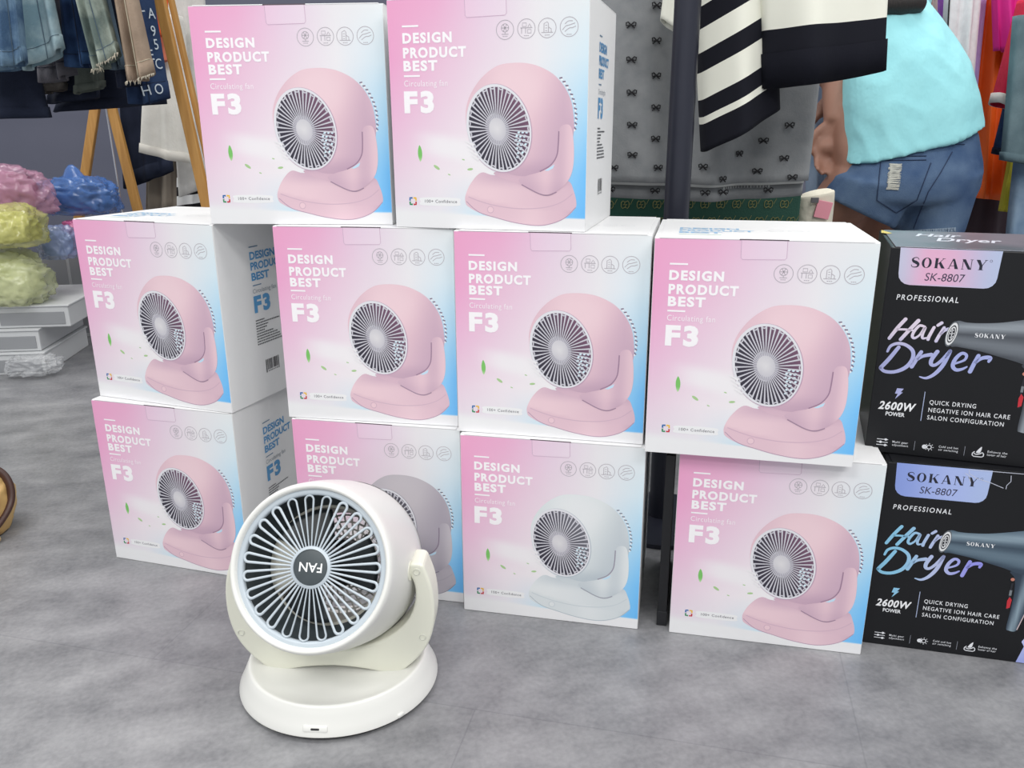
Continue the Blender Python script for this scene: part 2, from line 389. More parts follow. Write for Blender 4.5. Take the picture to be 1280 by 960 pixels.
    # little four-colour mark and its caption pill
    for (dx, dy, cc) in ((-3, 3, (42, 105, 170)), (3, 3, (238, 190, 60)), (3, -3, (196, 48, 60)), (-3, -3, (40, 140, 90))):
        a.line([(26 + dx * 1.4, 35 + dy * .2), (26 + dx * 1.4, 35 + dy * 1.4), (26 + dx * .2, 35 + dy * 1.4)], 2.3, .36, cc, round_=False)
    a.fill(spline([(40, 40), (88, 40), (92, 35), (88, 30), (40, 30), (37, 35)]), .31, (240, 240, 242), step=0)
    return a
def fan_lettering(ink, dim, fm, x=20, grey=None, sc=1.0, o=0):
    a = Art(fm)
    Z = .45
    a.line([(x, 251), (x + 22, 251)], 2.2, Z, ink, round_=False); a.line([(x, 192), (x + 22, 192)], 2.2, Z, ink, round_=False)
    a.text('DESIGN', x, 231.5, 11, 66, Z, ink, bold=.046, space=1.2); a.text('PRODUCT', x, 214, 11.2, 84.5, Z, ink, bold=.046, space=1.2); a.text('BEST', x, 198.5, 11.2, 46, Z, ink, bold=.046, space=1.2)
    a.text('Circulating fan', x, 179.5, 7.2, 59, Z, dim, bold=.004, space=1.1); a.text('F3', x - 1, 148.5, 23.5, 41, Z, ink, bold=.05, space=1.2)
    return a
FRONTS = {k: fan_front(k) for k in ('pink', 'white', 'grey')}
ICONC = (182, 176, 184)
def icons():
    a = Art(front_map); c = ICONC
    for x, y in ((155, 243), (182, 243.5), (208, 243.5), (235, 244)): a.ring((x, y), 11, .75, .4, c)
    x, y = 155, 243                                      # little desk fan
    a.ring((x, y + 2.2), 4.6, .8, .4, c, n=20)
    for k in range(6): a.line([(x, y + 2.2), (x + 4.4 * math.cos(k * PI / 3), y + 2.2 + 4.4 * math.sin(k * PI / 3))], .8, .4, c, round_=False)
    a.line([(x, y - 2.4), (x, y - 5)], .8, .4, c); a.line([(x - 4, y - 5), (x + 4, y - 5)], .8, .4, c)
    x, y = 182, 243.5                                    # office desk
    a.line([(x - 7, y + 1), (x + 7, y + 1)], .9, .4, c); a.line([(x - 6, y + 1), (x - 6, y - 5)], .8, .4, c); a.line([(x - 1, y + 1), (x - 1, y - 5)], .8, .4, c)
    a.line([(x + 1.5, y - 1), (x + 6, y - 1), (x + 6, y - 5), (x + 1.5, y - 5)], .8, .4, c, closed=True)
    a.line([(x - 5, y + 2.5), (x, y + 2.5), (x, y + 6.5), (x - 5, y + 6.5)], .8, .4, c, closed=True); a.line([(x + 2, y + 2), (x + 4, y + 5.5), (x + 6, y + 2)], .8, .4, c)
    x, y = 208, 243.5                                    # building
    a.line([(x - 4, y - 5), (x - 4, y + 5), (x, y + 7), (x + 1.5, y + 5), (x + 1.5, y - 5)], .8, .4, c); a.line([(x + 1.5, y + 1), (x + 5, y - 1), (x + 5, y - 5)], .8, .4, c); a.line([(x - 7, y - 5), (x + 7, y - 5)], .8, .4, c)
    for k in range(3): a.line([(x - 2.4, y + 3 - k * 3), (x, y + 3 - k * 3)], .7, .4, c, round_=False)
    x, y = 235, 244                                      # hills with wind
    a.line(spline([(x - 8, y - 3), (x - 4, y + 1), (x, y + 2), (x + 7, y + 4)], False), .8, .4, c); a.line(spline([(x - 5, y - 5), (x, y - 1.5), (x + 4, y - 1), (x + 8, y + .5)], False), .8, .4, c)
    a.line(spline([(x - 5, y + 3.5), (x - 1, y + 6.5), (x + 4, y + 6.5)], False), .8, .4, c)
    for x in (155, 182, 208, 235):
        for q in (-2.2, 0, 2.2): a.line([(x + q - .8, 235.6), (x + q + .8, 235.6)], .9, .4, c, round_=False)
    a.text('100+ Confidence', 43, 33.5, 3.8, 45, .4, (96, 96, 104), bold=.004, space=1.12)
    return a
def side_map(x, y, z): return (BW + z / 1000, x / 1000, y / 1000)
BLUE = (84, 152, 204)
def side_print():
    a = Art(side_map); x = 75; Z = .4
    a.line([(x, 241), (x + 21, 241)], 1.6, Z, (96, 130, 160), round_=False); a.line([(x + 1, 182), (x + 22, 182)], 1.6, Z, (96, 130, 160), round_=False)
    a.text('DESIGN', x, 222, 11, 62, Z, BLUE, bold=.035); a.text('PRODUCT', x, 206, 11, 80, Z, BLUE, bold=.035); a.text('BEST', x, 190, 11, 44, Z, BLUE, bold=.035)
    a.text('Circulating fan', x, 170, 6.6, 58, Z, (150, 158, 168), bold=.002); a.text('F3', x, 141, 23, 40, Z, BLUE, bold=.05, space=1.2)
    rn = random.Random(3)
    for k in range(10):                                  # the small specification lines
        y = 127 - k * 4.2; xx = x; L = x + (22, 60, 30, 26, 20, 42, 52, 58, 60, 64)[k]
        while xx < L:
            wl = rn.uniform(1.5, 4.5); a.line([(xx, y), (min(xx + wl, L), y)], 1.9, Z, (78, 80, 86), round_=False); xx += wl + .8
    xx = 90
    while xx < 124:
        wl = rn.choice((.6, .9, 1.5)); a.line([(xx, 40 + (4 if 93 < xx < 121 else 0)), (xx, 61)], wl, Z, (50, 50, 54), round_=False); xx += wl + rn.choice((.6, 1.0, 1.4))
    for k in range(9): a.line([(95 + k * 3, 41.5), (96.6 + k * 3, 41.5)], 1.8, Z, (60, 60, 64), round_=False)
    return a
def top_map(x, y, z): return (x / 1000, y / 1000, BH + z / 1000)
def top_print():
    a = Art(top_map); Z = .15; c = (150, 196, 232)
    fl = lambda u, v: (u, v)
    a.text('DESIGN', 28, 92, 14, 76, Z, c, bold=.035); a.text('PRODUCT', 28, 70, 14, 94, Z, c, bold=.035); a.text('BEST', 28, 48, 14, 54, Z, c, bold=.035); a.line([(28, 34), (80, 34)], 2.4, Z, (160, 214, 190), round_=False)
    for x in (150, 174, 198, 222): a.ring((x, 90), 9, .7, Z, (214, 216, 222))
    return a
SHARED = {}
def part(key, maker, name, mats, parent, **kw):
    """the first time builds the part, afterwards copies it"""
    if key not in SHARED: SHARED[key] = maker().build(name, mats, parent, **kw); return SHARED[key]
    o = SHARED[key].copy(); COL.objects.link(o); o.parent = parent; return o
def put(m, art, mi):
    m.add(art.v, art.f, mi, art.c); return m
def carton_mb():
    m = MB(); m.box((BW / 2, BD / 2, (BH - .0016) / 2), (BW, BD, BH - .0016), bevel=.0011); return put(m, side_print(), 1)
def lid_mb():
    m = MB()
    m.box((BW / 2, BD / 2 - .0004, BH - .0008), (BW - .012, BD - .001, .0016), bevel=.0006)
    m.box((.003, BD / 2, BH - .0013), (.006, BD - .004, .0010)); m.box((BW - .003, BD / 2, BH - .0013), (.006, BD - .004, .0010))
    return put(m, top_print(), 1)
def tab_mb():
    a = Art(front_map)
    P = [(103, 282.2), (156, 282.2), (157, 262), (155, 259.5), (106, 258.5), (104, 261)]
    a.fill(P, .38, lambda u, v: mix(panel_col(u, v), (240, 222, 236), .25), step=5)
    a.line([(103.4, 282), (104, 261), (106, 258.6), (155, 259.6), (157, 262), (156.4, 282)], .7, .39, (206, 176, 200), round_=False)
    a.line([(101, 282.6), (158, 282.6)], 1.5, .42, (96, 84, 92), round_=False)
    return a
def fan_box(x, y, yaw, row, label, kind='pink'):
    t = empty('fan_box', (x, y, row * BH + .0002 * (row + 1)), yaw)
    tag(t, label, 'box', 'cartons of the desk fan stacked in three tiers')
    part('carton', carton_mb, 'carton', [CARD, PRINT], t, col=True)
    part('lid', lid_mb, 'top_flap', [CARD, PRINT], t, col=True)
    def fr():
        a = FRONTS[kind]; put(a, fan_lettering((251, 248, 251), (250, 238, 246), front_map), 0); return put(a, icons(), 0)
    o = part('front' + kind, fr, 'front_print', PRINT, t, col=True, tri=True)
    if kind != 'pink': o['label'] = {'white': 'front print picturing a white fan', 'grey': 'front print picturing a greyish white fan'}[kind]
    part('tab', tab_mb, 'tuck_tab', PRINT, t, col=True, tri=True)
    return t
fan_box(-.4241, 1.1791, -.0741, 2, 'pink fan carton on the top tier, the left one of the two up there')
fan_box(-.1566, 1.1332, -.2616, 2, 'pink fan carton on the top tier, the right one, beside the grey bow-print shirt')
fan_box(-.6669, 1.2688, -.3564, 1, 'pink fan carton at the left end of the middle tier, its grey lettered side showing')
fan_box(-.3338, 1.1624, -.1738, 1, 'pink fan carton second from the left in the middle tier, above the real fan')
fan_box(-.0766, 1.0996, -.2166, 1, 'pink fan carton in the middle tier resting on the carton picturing a white fan')
fan_box(.1759, 1.0188, -.2188, 1, 'pink fan carton at the right of the middle tier, by the upper hair dryer box')
fan_box(-.6741, 1.2521, -.2863, 0, 'pink fan carton on the floor at the far left of the bottom tier')
fan_box(-.3295, 1.1589, -.2014, 0, 'fan carton on the floor mostly hidden behind the real white fan', 'grey')
fan_box(-.0737, 1.0890, -.2091, 0, 'fan carton on the floor whose front pictures a white fan in full view', 'white')
fan_box(.2249, 1.0281, -.2141, 0, 'pink fan carton on the floor at the right, beside the lower hair dryer box')

# ------------------------------------------------------------------ hair dryer boxes
DW, DD, DH = .300, .185, .2756
BLACK = mat('black_print_card', (19, 20, 24), .42, spec=.35, coat=.05)
def glyph(ch):
    """fat-and-thin capitals of the maker's word, unit height; polygons as lists of points"""
    if ch == 'S': return [('line', spline([(.62, .80), (.5, .97), (.3, .97), (.12, .82), (.2, .62), (.42, .5), (.6, .33), (.56, .1), (.34, .02), (.14, .06), (.05, .24)], False), None)], .72
    if ch == 'O': return [('O',)], .86
    if ch == 'K': return [('p', [(.06, 0), (.28, 0), (.28, 1), (.06, 1)]), ('p', [(0, 0), (.34, 0), (.34, .04), (0, .04)]), ('p', [(0, .96), (.34, .96), (.34, 1), (0, 1)]), ('p', [(.28, .44), (.70, 1), (.76, 1), (.30, .38)]), ('p', [(.34, .52), (.50, .66), (.88, 0), (.60, 0)]), ('p', [(.6, .96), (.84, .96), (.84, 1), (.6, 1)])], .92
    if ch == 'A': return [('p', [(.36, 1), (.50, 1), (.86, 0), (.58, 0)]), ('p', [(.36, 1), (.42, .92), (.12, 0), (.06, 0)]), ('p', [(.2, .28), (.66, .28), (.66, .33), (.2, .33)]), ('p', [(0, 0), (.22, 0), (.22, .04), (0, .04)])], .92
    if ch == 'N': return [('p', [(.08, 0), (.13, 0), (.13, 1), (.08, 1)]), ('p', [(.02, 1), (.28, 1), (.80, 0), (.56, 0)]), ('p', [(.75, 0), (.80, 0), (.80, 1), (.75, 1)]), ('p', [(.66, .96), (.9, .96), (.9, 1), (.66, 1)]), ('p', [(0, 0), (.22, 0), (.22, .04), (0, .04)])], .96
    return [('p', [(.30, 0), (.54, 0), (.54, .45), (.30, .45)]), ('p', [(0, 1), (.30, 1), (.54, .45), (.30, .42)]), ('p', [(.54, .45), (.46, .42), (.76, 1), (.82, 1)]), ('p', [(.22, 0), (.62, 0), (.62, .04), (.22, .04)]), ('p', [(.66, .96), (.9, .96), (.9, 1), (.66, 1)])], .9
def maker_word(a, x, y, h, wd, z, c, drop=0, shear=0):
    tot = sum(glyph(ch)[1] + .16 for ch in 'SOKANY') - .16; k = wd / tot; cx = x
    for ch in 'SOKANY':
        P, adv = glyph(ch); T = lambda p: (cx + p[0] * k + shear * p[1] * h, y + p[1] * h - drop * (cx - x))
        for g in P:
            if g[0] == 'p': a.fill([T(p) for p in g[1]], z, c, step=0)
            elif g[0] == 'line':
                n = len(g[1]); a.line([T(p) for p in g[1]], [k * (.05 + .22 * math.exp(-((i / (n - 1) - .5) / .2) ** 2)) for i in range(n)], z, c)
            else:
                n = 28; o = [T((.40 + .40 * math.cos(2 * PI * i / n), .5 + .52 * math.sin(2 * PI * i / n))) for i in range(n)]; q = [T((.40 + .19 * math.cos(2 * PI * i / n), .5 + .47 * math.sin(2 * PI * i / n))) for i in range(n)]
                a.add(a.P(o + q, z), [(i, (i + 1) % n, n + (i + 1) % n, n + i) for i in range(n)], 0, [c] * (2 * n))
        cx += (adv + .16) * k
SCRIPT = [ # brush strokes: points in mm, widths
    ([(12, 157.5), (20, 172), (28, 184)], (4.2, 4.6, 4.4)), ([(25.5, 157), (34, 170), (43, 183)], (4.4, 4.6, 4.8)), ([(18, 169.5), (28, 170.5), (38, 170)], (2.6, 2.8, 2.6)),
    ([(50.5, 176), (45, 176.5), (40, 169), (38.5, 162.5), (41.5, 160), (47, 165), (52, 175.5), (50, 165), (51, 160.5), (55.5, 161.5)], (3, 3.4, 3.6, 3.6, 3.2, 2.6, 3.4, 3.4, 3, 2)),
    ([(62, 175.5), (58, 164), (57.2, 159.5)], (3.8, 4, 4)), ([(66, 178.5), (70, 182)], (3.6, 4)),
    ([(73.5, 176), (69, 165), (66.6, 158)], (3.8, 4, 4)), ([(69.5, 165.5), (74.5, 172.5), (80, 175)], (2.6, 3.4, 4.6)),
    ([(12, 140), (15, 147.5), (23, 151.5), (33, 150), (41.5, 143), (42.5, 132), (36, 120.5), (24, 113.5), (12, 113), (6, 117.5)], (3.0, 3.6, 4, 4.2, 4.6, 5, 5, 4.6, 4.4, 4)),
    ([(24.5, 146.5), (15, 130), (6.5, 117.5)], (4.6, 5.2, 5)),
    ([(51.5, 142.5), (47, 132), (43, 122)], (4.6, 5, 4.8)), ([(47.5, 131), (54, 137), (63.5, 140)], (3, 4, 5)),
    ([(70, 144.5), (65, 134), (65, 127.5), (69.5, 126.5), (76, 133), (84.5, 146.5)], (5, 5, 4.6, 4, 4, 4.6)),
    ([(84.5, 146.5), (79, 128), (71, 115), (62, 108.5), (54, 109.5)], (4.6, 5, 4.6, 3.4, 1.6)),
    ([(92, 130.5), (102, 136), (103.5, 142.5), (98, 144.5), (92, 137), (90, 127.5), (94.5, 122.5), (101, 124), (106, 127.5)], (2.6, 3, 3.6, 4, 4.6, 4.8, 4.4, 3.4, 2)),
    ([(117, 143), (113.5, 132), (110.5, 121.5)], (4.8, 5, 5)), ([(113.5, 132), (121, 140), (130, 141.5), (129.5, 136.5)], (3, 4.4, 5, 3.4))]
def dryer_front(tone):
    a = Art(front_map)
    # logo plate hanging from the top edge
    pl = [(11, 274.5), (12.5, 242)] + [(12.5 + 14 - 14 * math.cos(t), 242 - 14 * math.sin(t)) for t in (PI / 8, PI / 4, 3 * PI / 8, PI / 2)] + [(110, 228)] + [(110 + 13 * math.sin(t), 241 - 13 * math.cos(t)) for t in (PI / 8, PI / 4, 3 * PI / 8, PI / 2)] + [(124.5, 274.5)]
    if tone == 'rose': pc = lambda u, v: mix(mix((196, 196, 220), (226, 176, 206), smooth(12, 45, u)), (178, 196, 226), smooth(60, 124, u) * .9)
    else: pc = lambda u, v: mix(mix((140, 160, 226), (170, 186, 238), smooth(12, 80, u)), (172, 190, 232), smooth(80, 124, u))
    a.fill(pl, .25, pc, step=6)
    maker_word(a, 25, 250.5, 12.5, 85, .32, (34, 36, 52), 0)
    a.text('SK-8807', 43, 234.5, 9.6, 45, .32, (52, 50, 74), shear=.12)
    a.ring((113.5, 262), 1.4, .4, .32, (60, 60, 80), n=12)
    a.text('PROFESSIONAL', 14, 208.5, 6.8, 71, .3, (236, 238, 242), bold=.008, shear=.1, space=1.3)
    if tone == 'rose': sc = lambda u, v: mix(mix((226, 214, 232), (176, 180, 226), smooth(168, 140, v)), (160, 172, 226), smooth(60, 90, u) * .6)
    else: sc = lambda u, v: mix(mix((140, 200, 232), (186, 196, 232), smooth(25, 75, u)), (150, 150, 234), smooth(75, 125, u))
    for P, wd in SCRIPT:
        q = spline(P, False, 6); ws = spline([(x_,) for x_ in wd], False, 6); a.line(q, [x_[0] for x_ in ws], .3, sc)
    a.fill([(29.5, 91.5), (37.5, 91.5), (34.4, 86.4), (37, 86.4), (28.6, 76.5), (31.2, 84), (27.8, 84)], .3, sc, step=0)
    a.text('2600W', 10, 61.5, 10.4, 45, .3, (244, 245, 248), bold=.03, shear=.22, space=1.1)
    a.text('POWER', 20, 53, 5.2, 23, .3, (240, 242, 246), bold=.02)
    a.line([(63, 50), (63, 90)], .9, .3, (170, 182, 214), round_=False)
    a.text('QUICK DRYING', 70, 73.6, 5.7, 54, .3, (236, 238, 242), bold=.006, space=1.18)
    a.text('NEGATIVE ION HAIR CARE', 70, 63.2, 5.7, 94, .3, (236, 238, 242), bold=.006, space=1.18)
    a.text('SALON CONFIGURATION', 70, 52.8, 5.7, 88.5, .3, (236, 238, 242), bold=.006, space=1.18)
    W_ = (232, 234, 240)
    for k, dx in enumerate((4, -2, 4)):                  # three sliders
        y = 19 - k * 4; a.line([(14, y), (27, y)], .9, .3, W_); a.disc((20.5 + dx, y), 1.7, .31, W_, n=12)
    a.text('Multi gear', 33, 15.6, 2.9, 19, .3, W_, bold=.004, space=1.15); a.text('adjustment', 33, 11.4, 2.9, 19.5, .3, W_, bold=.004, space=1.15)
    a.line([(60, 8), (60, 21)], .5, .3, (150, 154, 166), round_=False)
    a.disc((72, 14.6), 3, .3, W_, n=14); a.ring((77.6, 14.6), 2.7, 1.0, .31, W_, n=16)
    for k in range(8): t = k * PI / 4; a.line([(77.6 + 4 * math.cos(t), 14.6 + 4 * math.sin(t)), (77.6 + 5.4 * math.cos(t), 14.6 + 5.4 * math.sin(t))], .8, .3, W_, round_=False)
    a.text('Cold and hot', 89, 15.6, 2.9, 23, .3, W_, bold=.004, space=1.15); a.text('air switching', 89, 11.4, 2.9, 23, .3, W_, bold=.004, space=1.15)
    a.line([(119.5, 8), (119.5, 21)], .5, .3, (150, 154, 166), round_=False)
    a.line([(131, 15), (129, 13), (129, 10), (131, 8.6), (140, 8.6), (142, 10), (142, 13), (140, 15)], 1.2, .3, W_); a.line(spline([(131, 12.6), (134, 11.6), (138, 13), (140, 15)], False), 1.2, .3, W_)
    a.fill(spline([(133, 14), (135, 18.5), (138.6, 22.5), (138.4, 17), (137, 13.8)]), .3, W_, step=0)
    a.text('Enhance the', 146, 15.6, 2.9, 22.5, .3, W_, bold=.004, space=1.15); a.text('luster of hair', 146, 11.4, 2.9, 22, .3, W_, bold=.004, space=1.15)
    # lavender flash in the lower corner
    a.fill([(194, .8), (200, 26), (196, 33), (203, 47), (226, 47), (238, 30), (232, .8)], .27, lambda u, v: mix((160, 172, 232), (196, 202, 244), smooth(0, 45, v)), step=8)
    return a
def dryer_picture(tone):
    a = Art(front_map)
    light, mid, dark = ((150, 158, 166), (98, 104, 112), (60, 64, 72)) if tone == 'rose' else ((140, 160, 174), (84, 104, 120), (44, 58, 74))
    bd = spline([(86, 185), (98, 184.5), (111, 184.5), (133, 186.5), (155, 191), (176, 196), (200, 201), (228, 203), (250, 197), (264, 184), (268, 168), (262, 150), (246, 138), (222, 132), (200, 132), (178, 133), (160, 138.5), (140, 143.5), (117, 149), (92, 152.5), (84, 153), (82, 168)])
    def bc(u, v):
        cen = 168.5 - max(0, u - 90) * .02; hw = 16 + max(0, u - 90) * .15; t = (v - cen) / hw
        c = mix(mid, light, math.exp(-((t - .55) / .28) ** 2)); c = mix(c, dark, math.exp(-((t - .05) / .22) ** 2) * .65); c = mix(c, mix(mid, light, .35), math.exp(-((t + .45) / .25) ** 2) * .8)
        return mix(c, dark, smooth(-.75, -1.0, t) * .8)
    hd = spline([(168, 136), (173, 126), (175.5, 108), (175.5, 80), (174.5, 52), (178, 47.5), (187, 48.5), (190.5, 64), (196, 90), (203, 120), (209, 136)])
    a.fill(hd, .30, lambda u, v: mix(mix(dark, light, math.exp(-((u - 181 - (v - 48) * .1) / 5) ** 2)), dark, smooth(192, 204, u) * .6), step=4)
    a.line(spline([(187.5, 50), (191, 66), (196.5, 91), (203, 120)], False), 1.2, .32, (206, 186, 190), round_=False)
    a.line([(171.5, 118), (171, 100), (171.5, 80)], 2.4, .31, (34, 36, 44)); a.fill([(170, 80), (174, 82), (174.6, 94), (171.6, 98), (169.4, 92)], .33, (196, 44, 56), step=0)
    a.disc((171, 124), 2.4, .33, (196, 128, 110), n=14); a.fill([(170, 100), (173, 100), (173, 108), (170, 108)], .335, (120, 126, 132), step=0)
    a.fill(bd, .34, bc, step=5)
    c = (83.2, 168.6); RT = -.18
    for r, col, z in ((6.4, (92, 98, 104), .36), (5.6, (226, 228, 230), .37), (4.4, (50, 52, 58), .38), (3.7, (226, 228, 230), .39), (3.0, (40, 42, 48), .40)): a.disc(c, r, z, col, n=32, ry=r * 2.65, rot=RT)
    for p, q in (((-2.6, 0), (2.6, 1)), ((0, 7.6), (0, -7.6)), ((-2, -4.5), (2, -3)), ((-2, 3.5), (2, 5))): a.line([(c[0] + p[0], c[1] + p[1]), (c[0] + q[0], c[1] + q[1])], 1.0, .42, (216, 218, 222), round_=False)
    maker_word(a, 109, 166.5, 5.4, 34, .40, (238, 240, 244), 0)
    return a
def dryer_box(x, y, yaw, z, label, tone):
    t = empty('hair_dryer_box', (x, y, z), yaw); tag(t, label, 'box', 'black hair dryer cartons')
    m = MB(); m.box((DW / 2, DD / 2, (DH - .0012) / 2), (DW, DD, DH - .0012), bevel=.0012); put(m, dryer_front(tone), 1)
    if tone == 'blue':
        a = Art(front_map)                               # torn film across the logo plate
        for P in ([(97, 273.5), (98, 268), (108, 262), (124, 258), (140, 252)], [(93, 268), (98, 265), (101, 256)], [(146, 270), (147, 262), (143, 256), (143, 251)], [(98, 273.6), (160, 273.6)]): a.line(P, [.7] * len(P), .5, (206, 210, 226), round_=False)
        put(m, a, 1)
    m.build('carton', [BLACK, PRINT], t, col=True)
    m = MB(); m.box((DW / 2, DD / 2, DH - .0006), (DW - .010, DD - .002, .0012), bevel=.0004)
    if tone == 'rose':
        a = Art(lambda u, v, z_: (u / 1000, v / 1000, DH + z_ / 1000))
        a.text('Dryer', 60, 70, 36, 80, .2, (214, 216, 226), bold=.02, shear=.35); a.text('Hair', 40, 118, 30, 60, .2, (214, 216, 226), bold=.02, shear=.35)
        a.fill([(150, 20), (175, 20), (180, 30), (155, 30)], .2, (232, 232, 238), step=0); put(m, a, 1)
    tp = m.build('top_flap', [mat('foil_top_' + tone, (128, 118, 128), .3, metal=.35, col2=(92, 96, 104), noise_amt=.12, noise_scale=9) if tone == 'rose' else BLACK, PRINT], t, col=True)
    dryer_picture(tone).build('dryer_picture', PRINT, t, col=True, tri=True)
    if tone == 'rose':
        tp['label'] = 'grey and rose shimmering top flap'
        a = Art(lambda u, v, z_: (u / 1000, v / 1000, DH + z_ / 1000)); a.fill([(-1, 142), (7, 132), (13, 140), (2, 178)], .5, (226, 196, 60), step=0); a.build('yellow_tape', PRINT, t, col=True, tri=True)
    return t
dryer_box(.4936, 1.0021, -.248, .0002, 'black hair dryer box on the floor, with a blue logo plate, the lower of two', 'blue')
dryer_box(.4770, 1.0385, -.3308, DH + .0006, 'black hair dryer box with a rose logo plate, stacked on the other dryer box', 'rose')
# black upright slab with a base band, filling the gap between two floor cartons
t = empty('black_slab', (.2075, 1.042, 0), -.214); tag(t, 'narrow black slab standing upright in the gap between two floor cartons', 'box')
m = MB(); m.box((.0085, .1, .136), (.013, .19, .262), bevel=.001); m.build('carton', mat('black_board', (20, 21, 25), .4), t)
m = MB(); m.box((.0085, .1, .012), (.0145, .192, .024), bevel=.001); m.build('base_band', mat('black_band', (28, 29, 33), .35), t)

# ------------------------------------------------------------------ the white desk fan
WP = mat('white_plastic', (229, 229, 225), .3, spec=.5)
WP2 = mat('white_plastic_yoke', (232, 232, 218), .34)
GREYW = mat('pale_grey_plastic', (188, 198, 206), .35)
CHAR = mat('charcoal_plastic', (62, 70, 74), .45, col2=(72, 80, 84), noise_amt=.3, noise_scale=60)
DARKB = mat('dark_blade_plastic', (44, 50, 54), .4)
fan = empty('desk_fan', (-.2285, .928, 0), -.05)
tag(fan, 'white desk fan standing on the grey floor in front of the stacked cartons', 'fan')
m = MB(); m.lathe([(.112, .0005), (.121, .0005), (.1225, .004), (.1225, .0065), (.112, .0065)], 96, sy=.955, closed=True); fr = m.build('rubber_foot_ring', mat('dark_rubber', (38, 40, 42), .6), fan, True)
fr['label'] = 'dark ring under the base'
m = MB(); m.lathe([(.0001, .006), (.1262, .006), (.1282, .0075), (.1280, .0095), (.1238, .018), (.1188, .0295), (.1148, .0385), (.1130, .0406), (.1112, .0408), (.108, .0394), (.098, .0352), (.085, .0322), (.06, .0300), (.03, .029), (.0001, .029)], 96, sy=.955)
base = m.build('base', WP, fan, True, autos=50)
m = MB(); m.box((-.0, -.1168, .0165), (.030, .006, .0085), R=Matrix.Rotation(-.42, 3, 'X'), bevel=.002); m.build('port_plate', WP, base, True, autos=40)
m = MB(); m.box((0, -.1195, .0172), (.0105, .0022, .0026), R=Matrix.Rotation(-.45, 3, 'X'), bevel=.001); m.build('charging_port', mat('port_black', (20, 20, 22), .5), base)['label'] = 'small black charging slot'
m = MB(); m.box((.0945, -.0805, .0098), (.010, .005, .006), R=Matrix.Rotation(.86, 3, 'Z'), bevel=.0020); m.build('switch', WP, base, True)
# yoke
def yoke_poly():
    o = [(.1015, .176), (.1030, .1845), (.110, .1865), (.1195, .1845), (.1240, .174), (.1295, .155), (.1322, .130), (.1312, .104), (.125, .078), (.1135, .057), (.098, .040), (.082, .0275), (.066, .0272), (.04, .0325), (0, .036)]
    i_ = [(0, .0605), (.03, .0635), (.058, .073), (.083, .089), (.1005, .110), (.1085, .135), (.1085, .155), (.1035, .170)]
    half = o; P = half + [(-x, z) for x, z in o[-2::-1]]
    inn = [(-x, z) for x, z in i_[::-1]] + i_[1:]
    return P, inn
o_, i_ = yoke_poly()
P = spline(o_, False, 3) ; Q = spline(i_, False, 3)
loop = P + Q
m = MB()
TY = Matrix(((1, 0, 0, 0), (0, 0, 1, 0), (0, 1, 0, 0), (0, 0, 0, 1)))
m.prism(loop, -.0255, .0135, 0, TY)
yoke = m.build('yoke', WP2, fan, False, bevel=.0035)
for (x, z) in ((.1120, .1755), (.1165, .083), (-.1120, .1755), (-.1165, .083)):
    m = MB(); T = Matrix.Translation((x, -.0258, z)) @ Matrix.Rotation(PI / 2, 4, 'X'); m.lathe([(.0043, -.001), (.0046, .0005), (.0038, .0009), (.0030, -.0004), (.0001, -.0006)], 20, T=T); m.build('screw_plug', mat('plug', (214, 215, 204), .4), yoke, True, autos=40)
# head, tilted up about the yoke's pivots
ELEV = .455
head = empty('head', (0, -.012, .1755)); head.parent = fan; head.rotation_euler = (-ELEV, 0, -.100)
HX = Matrix(((1, 0, 0, 0), (0, 0, -1, 0), (0, 1, 0, 0), (0, 0, 0, 1)))      # lathe axis z -> local -y
m = MB(); m.lathe([(.0905, .058), (.0920, .0660), (.0950, .0685), (.0978, .0672), (.1000, .061), (.1012, .050), (.1032, .030), (.1048, .008), (.1058, -.014), (.1062, -.036), (.1056, -.052), (.1040, -.0605), (.100, -.070), (.091, -.080), (.084, -.083), (.078, -.0825), (.082, -.077), (.093, -.066), (.0985, -.015), (.0965, .03), (.0935, .052)], 96, T=HX, closed=True)
shell = m.build('head_shell', WP, head, True)
m = MB(); m.lathe([(.0905, .054), (.0890, .020), (.0800, .006), (.0730, .002)], 72, T=HX); m.build('inner_shroud', CHAR, head, True, solid=.0015)['label'] = 'dark shroud behind the grille'
m = MB(); m.lathe([(.0735, .004), (.0702, .005), (.0698, .001), (.0735, .0)], 72, T=HX, closed=True); m.lathe([(.0715, .001), (.0690, -.02), (.0640, -.045), (.0660, -.058), (.0800, -.068)], 72, T=HX); m.build('shroud_rim', mat('cream_plastic', (214, 212, 200), .45), head, True, solid=.001, autos=40)
m = MB(); m.lathe([(.1053, -.0560), (.1060, -.0546), (.1063, -.0532)], 96, T=HX); m.build('shell_seam', mat('seam_grey', (150, 152, 152), .6), shell, True)
for s in (-1, 1):
    m = MB(); T = Matrix.Translation((s * .1020, .0, .0)) @ Matrix.Rotation(PI / 2, 4, 'Y'); m.lathe([(.0001, -.0035), (.0125, -.0035), (.0125, .0035), (.0001, .0035)], 28, T=T); m.build('pivot_hub', WP2, head, True, autos=40)
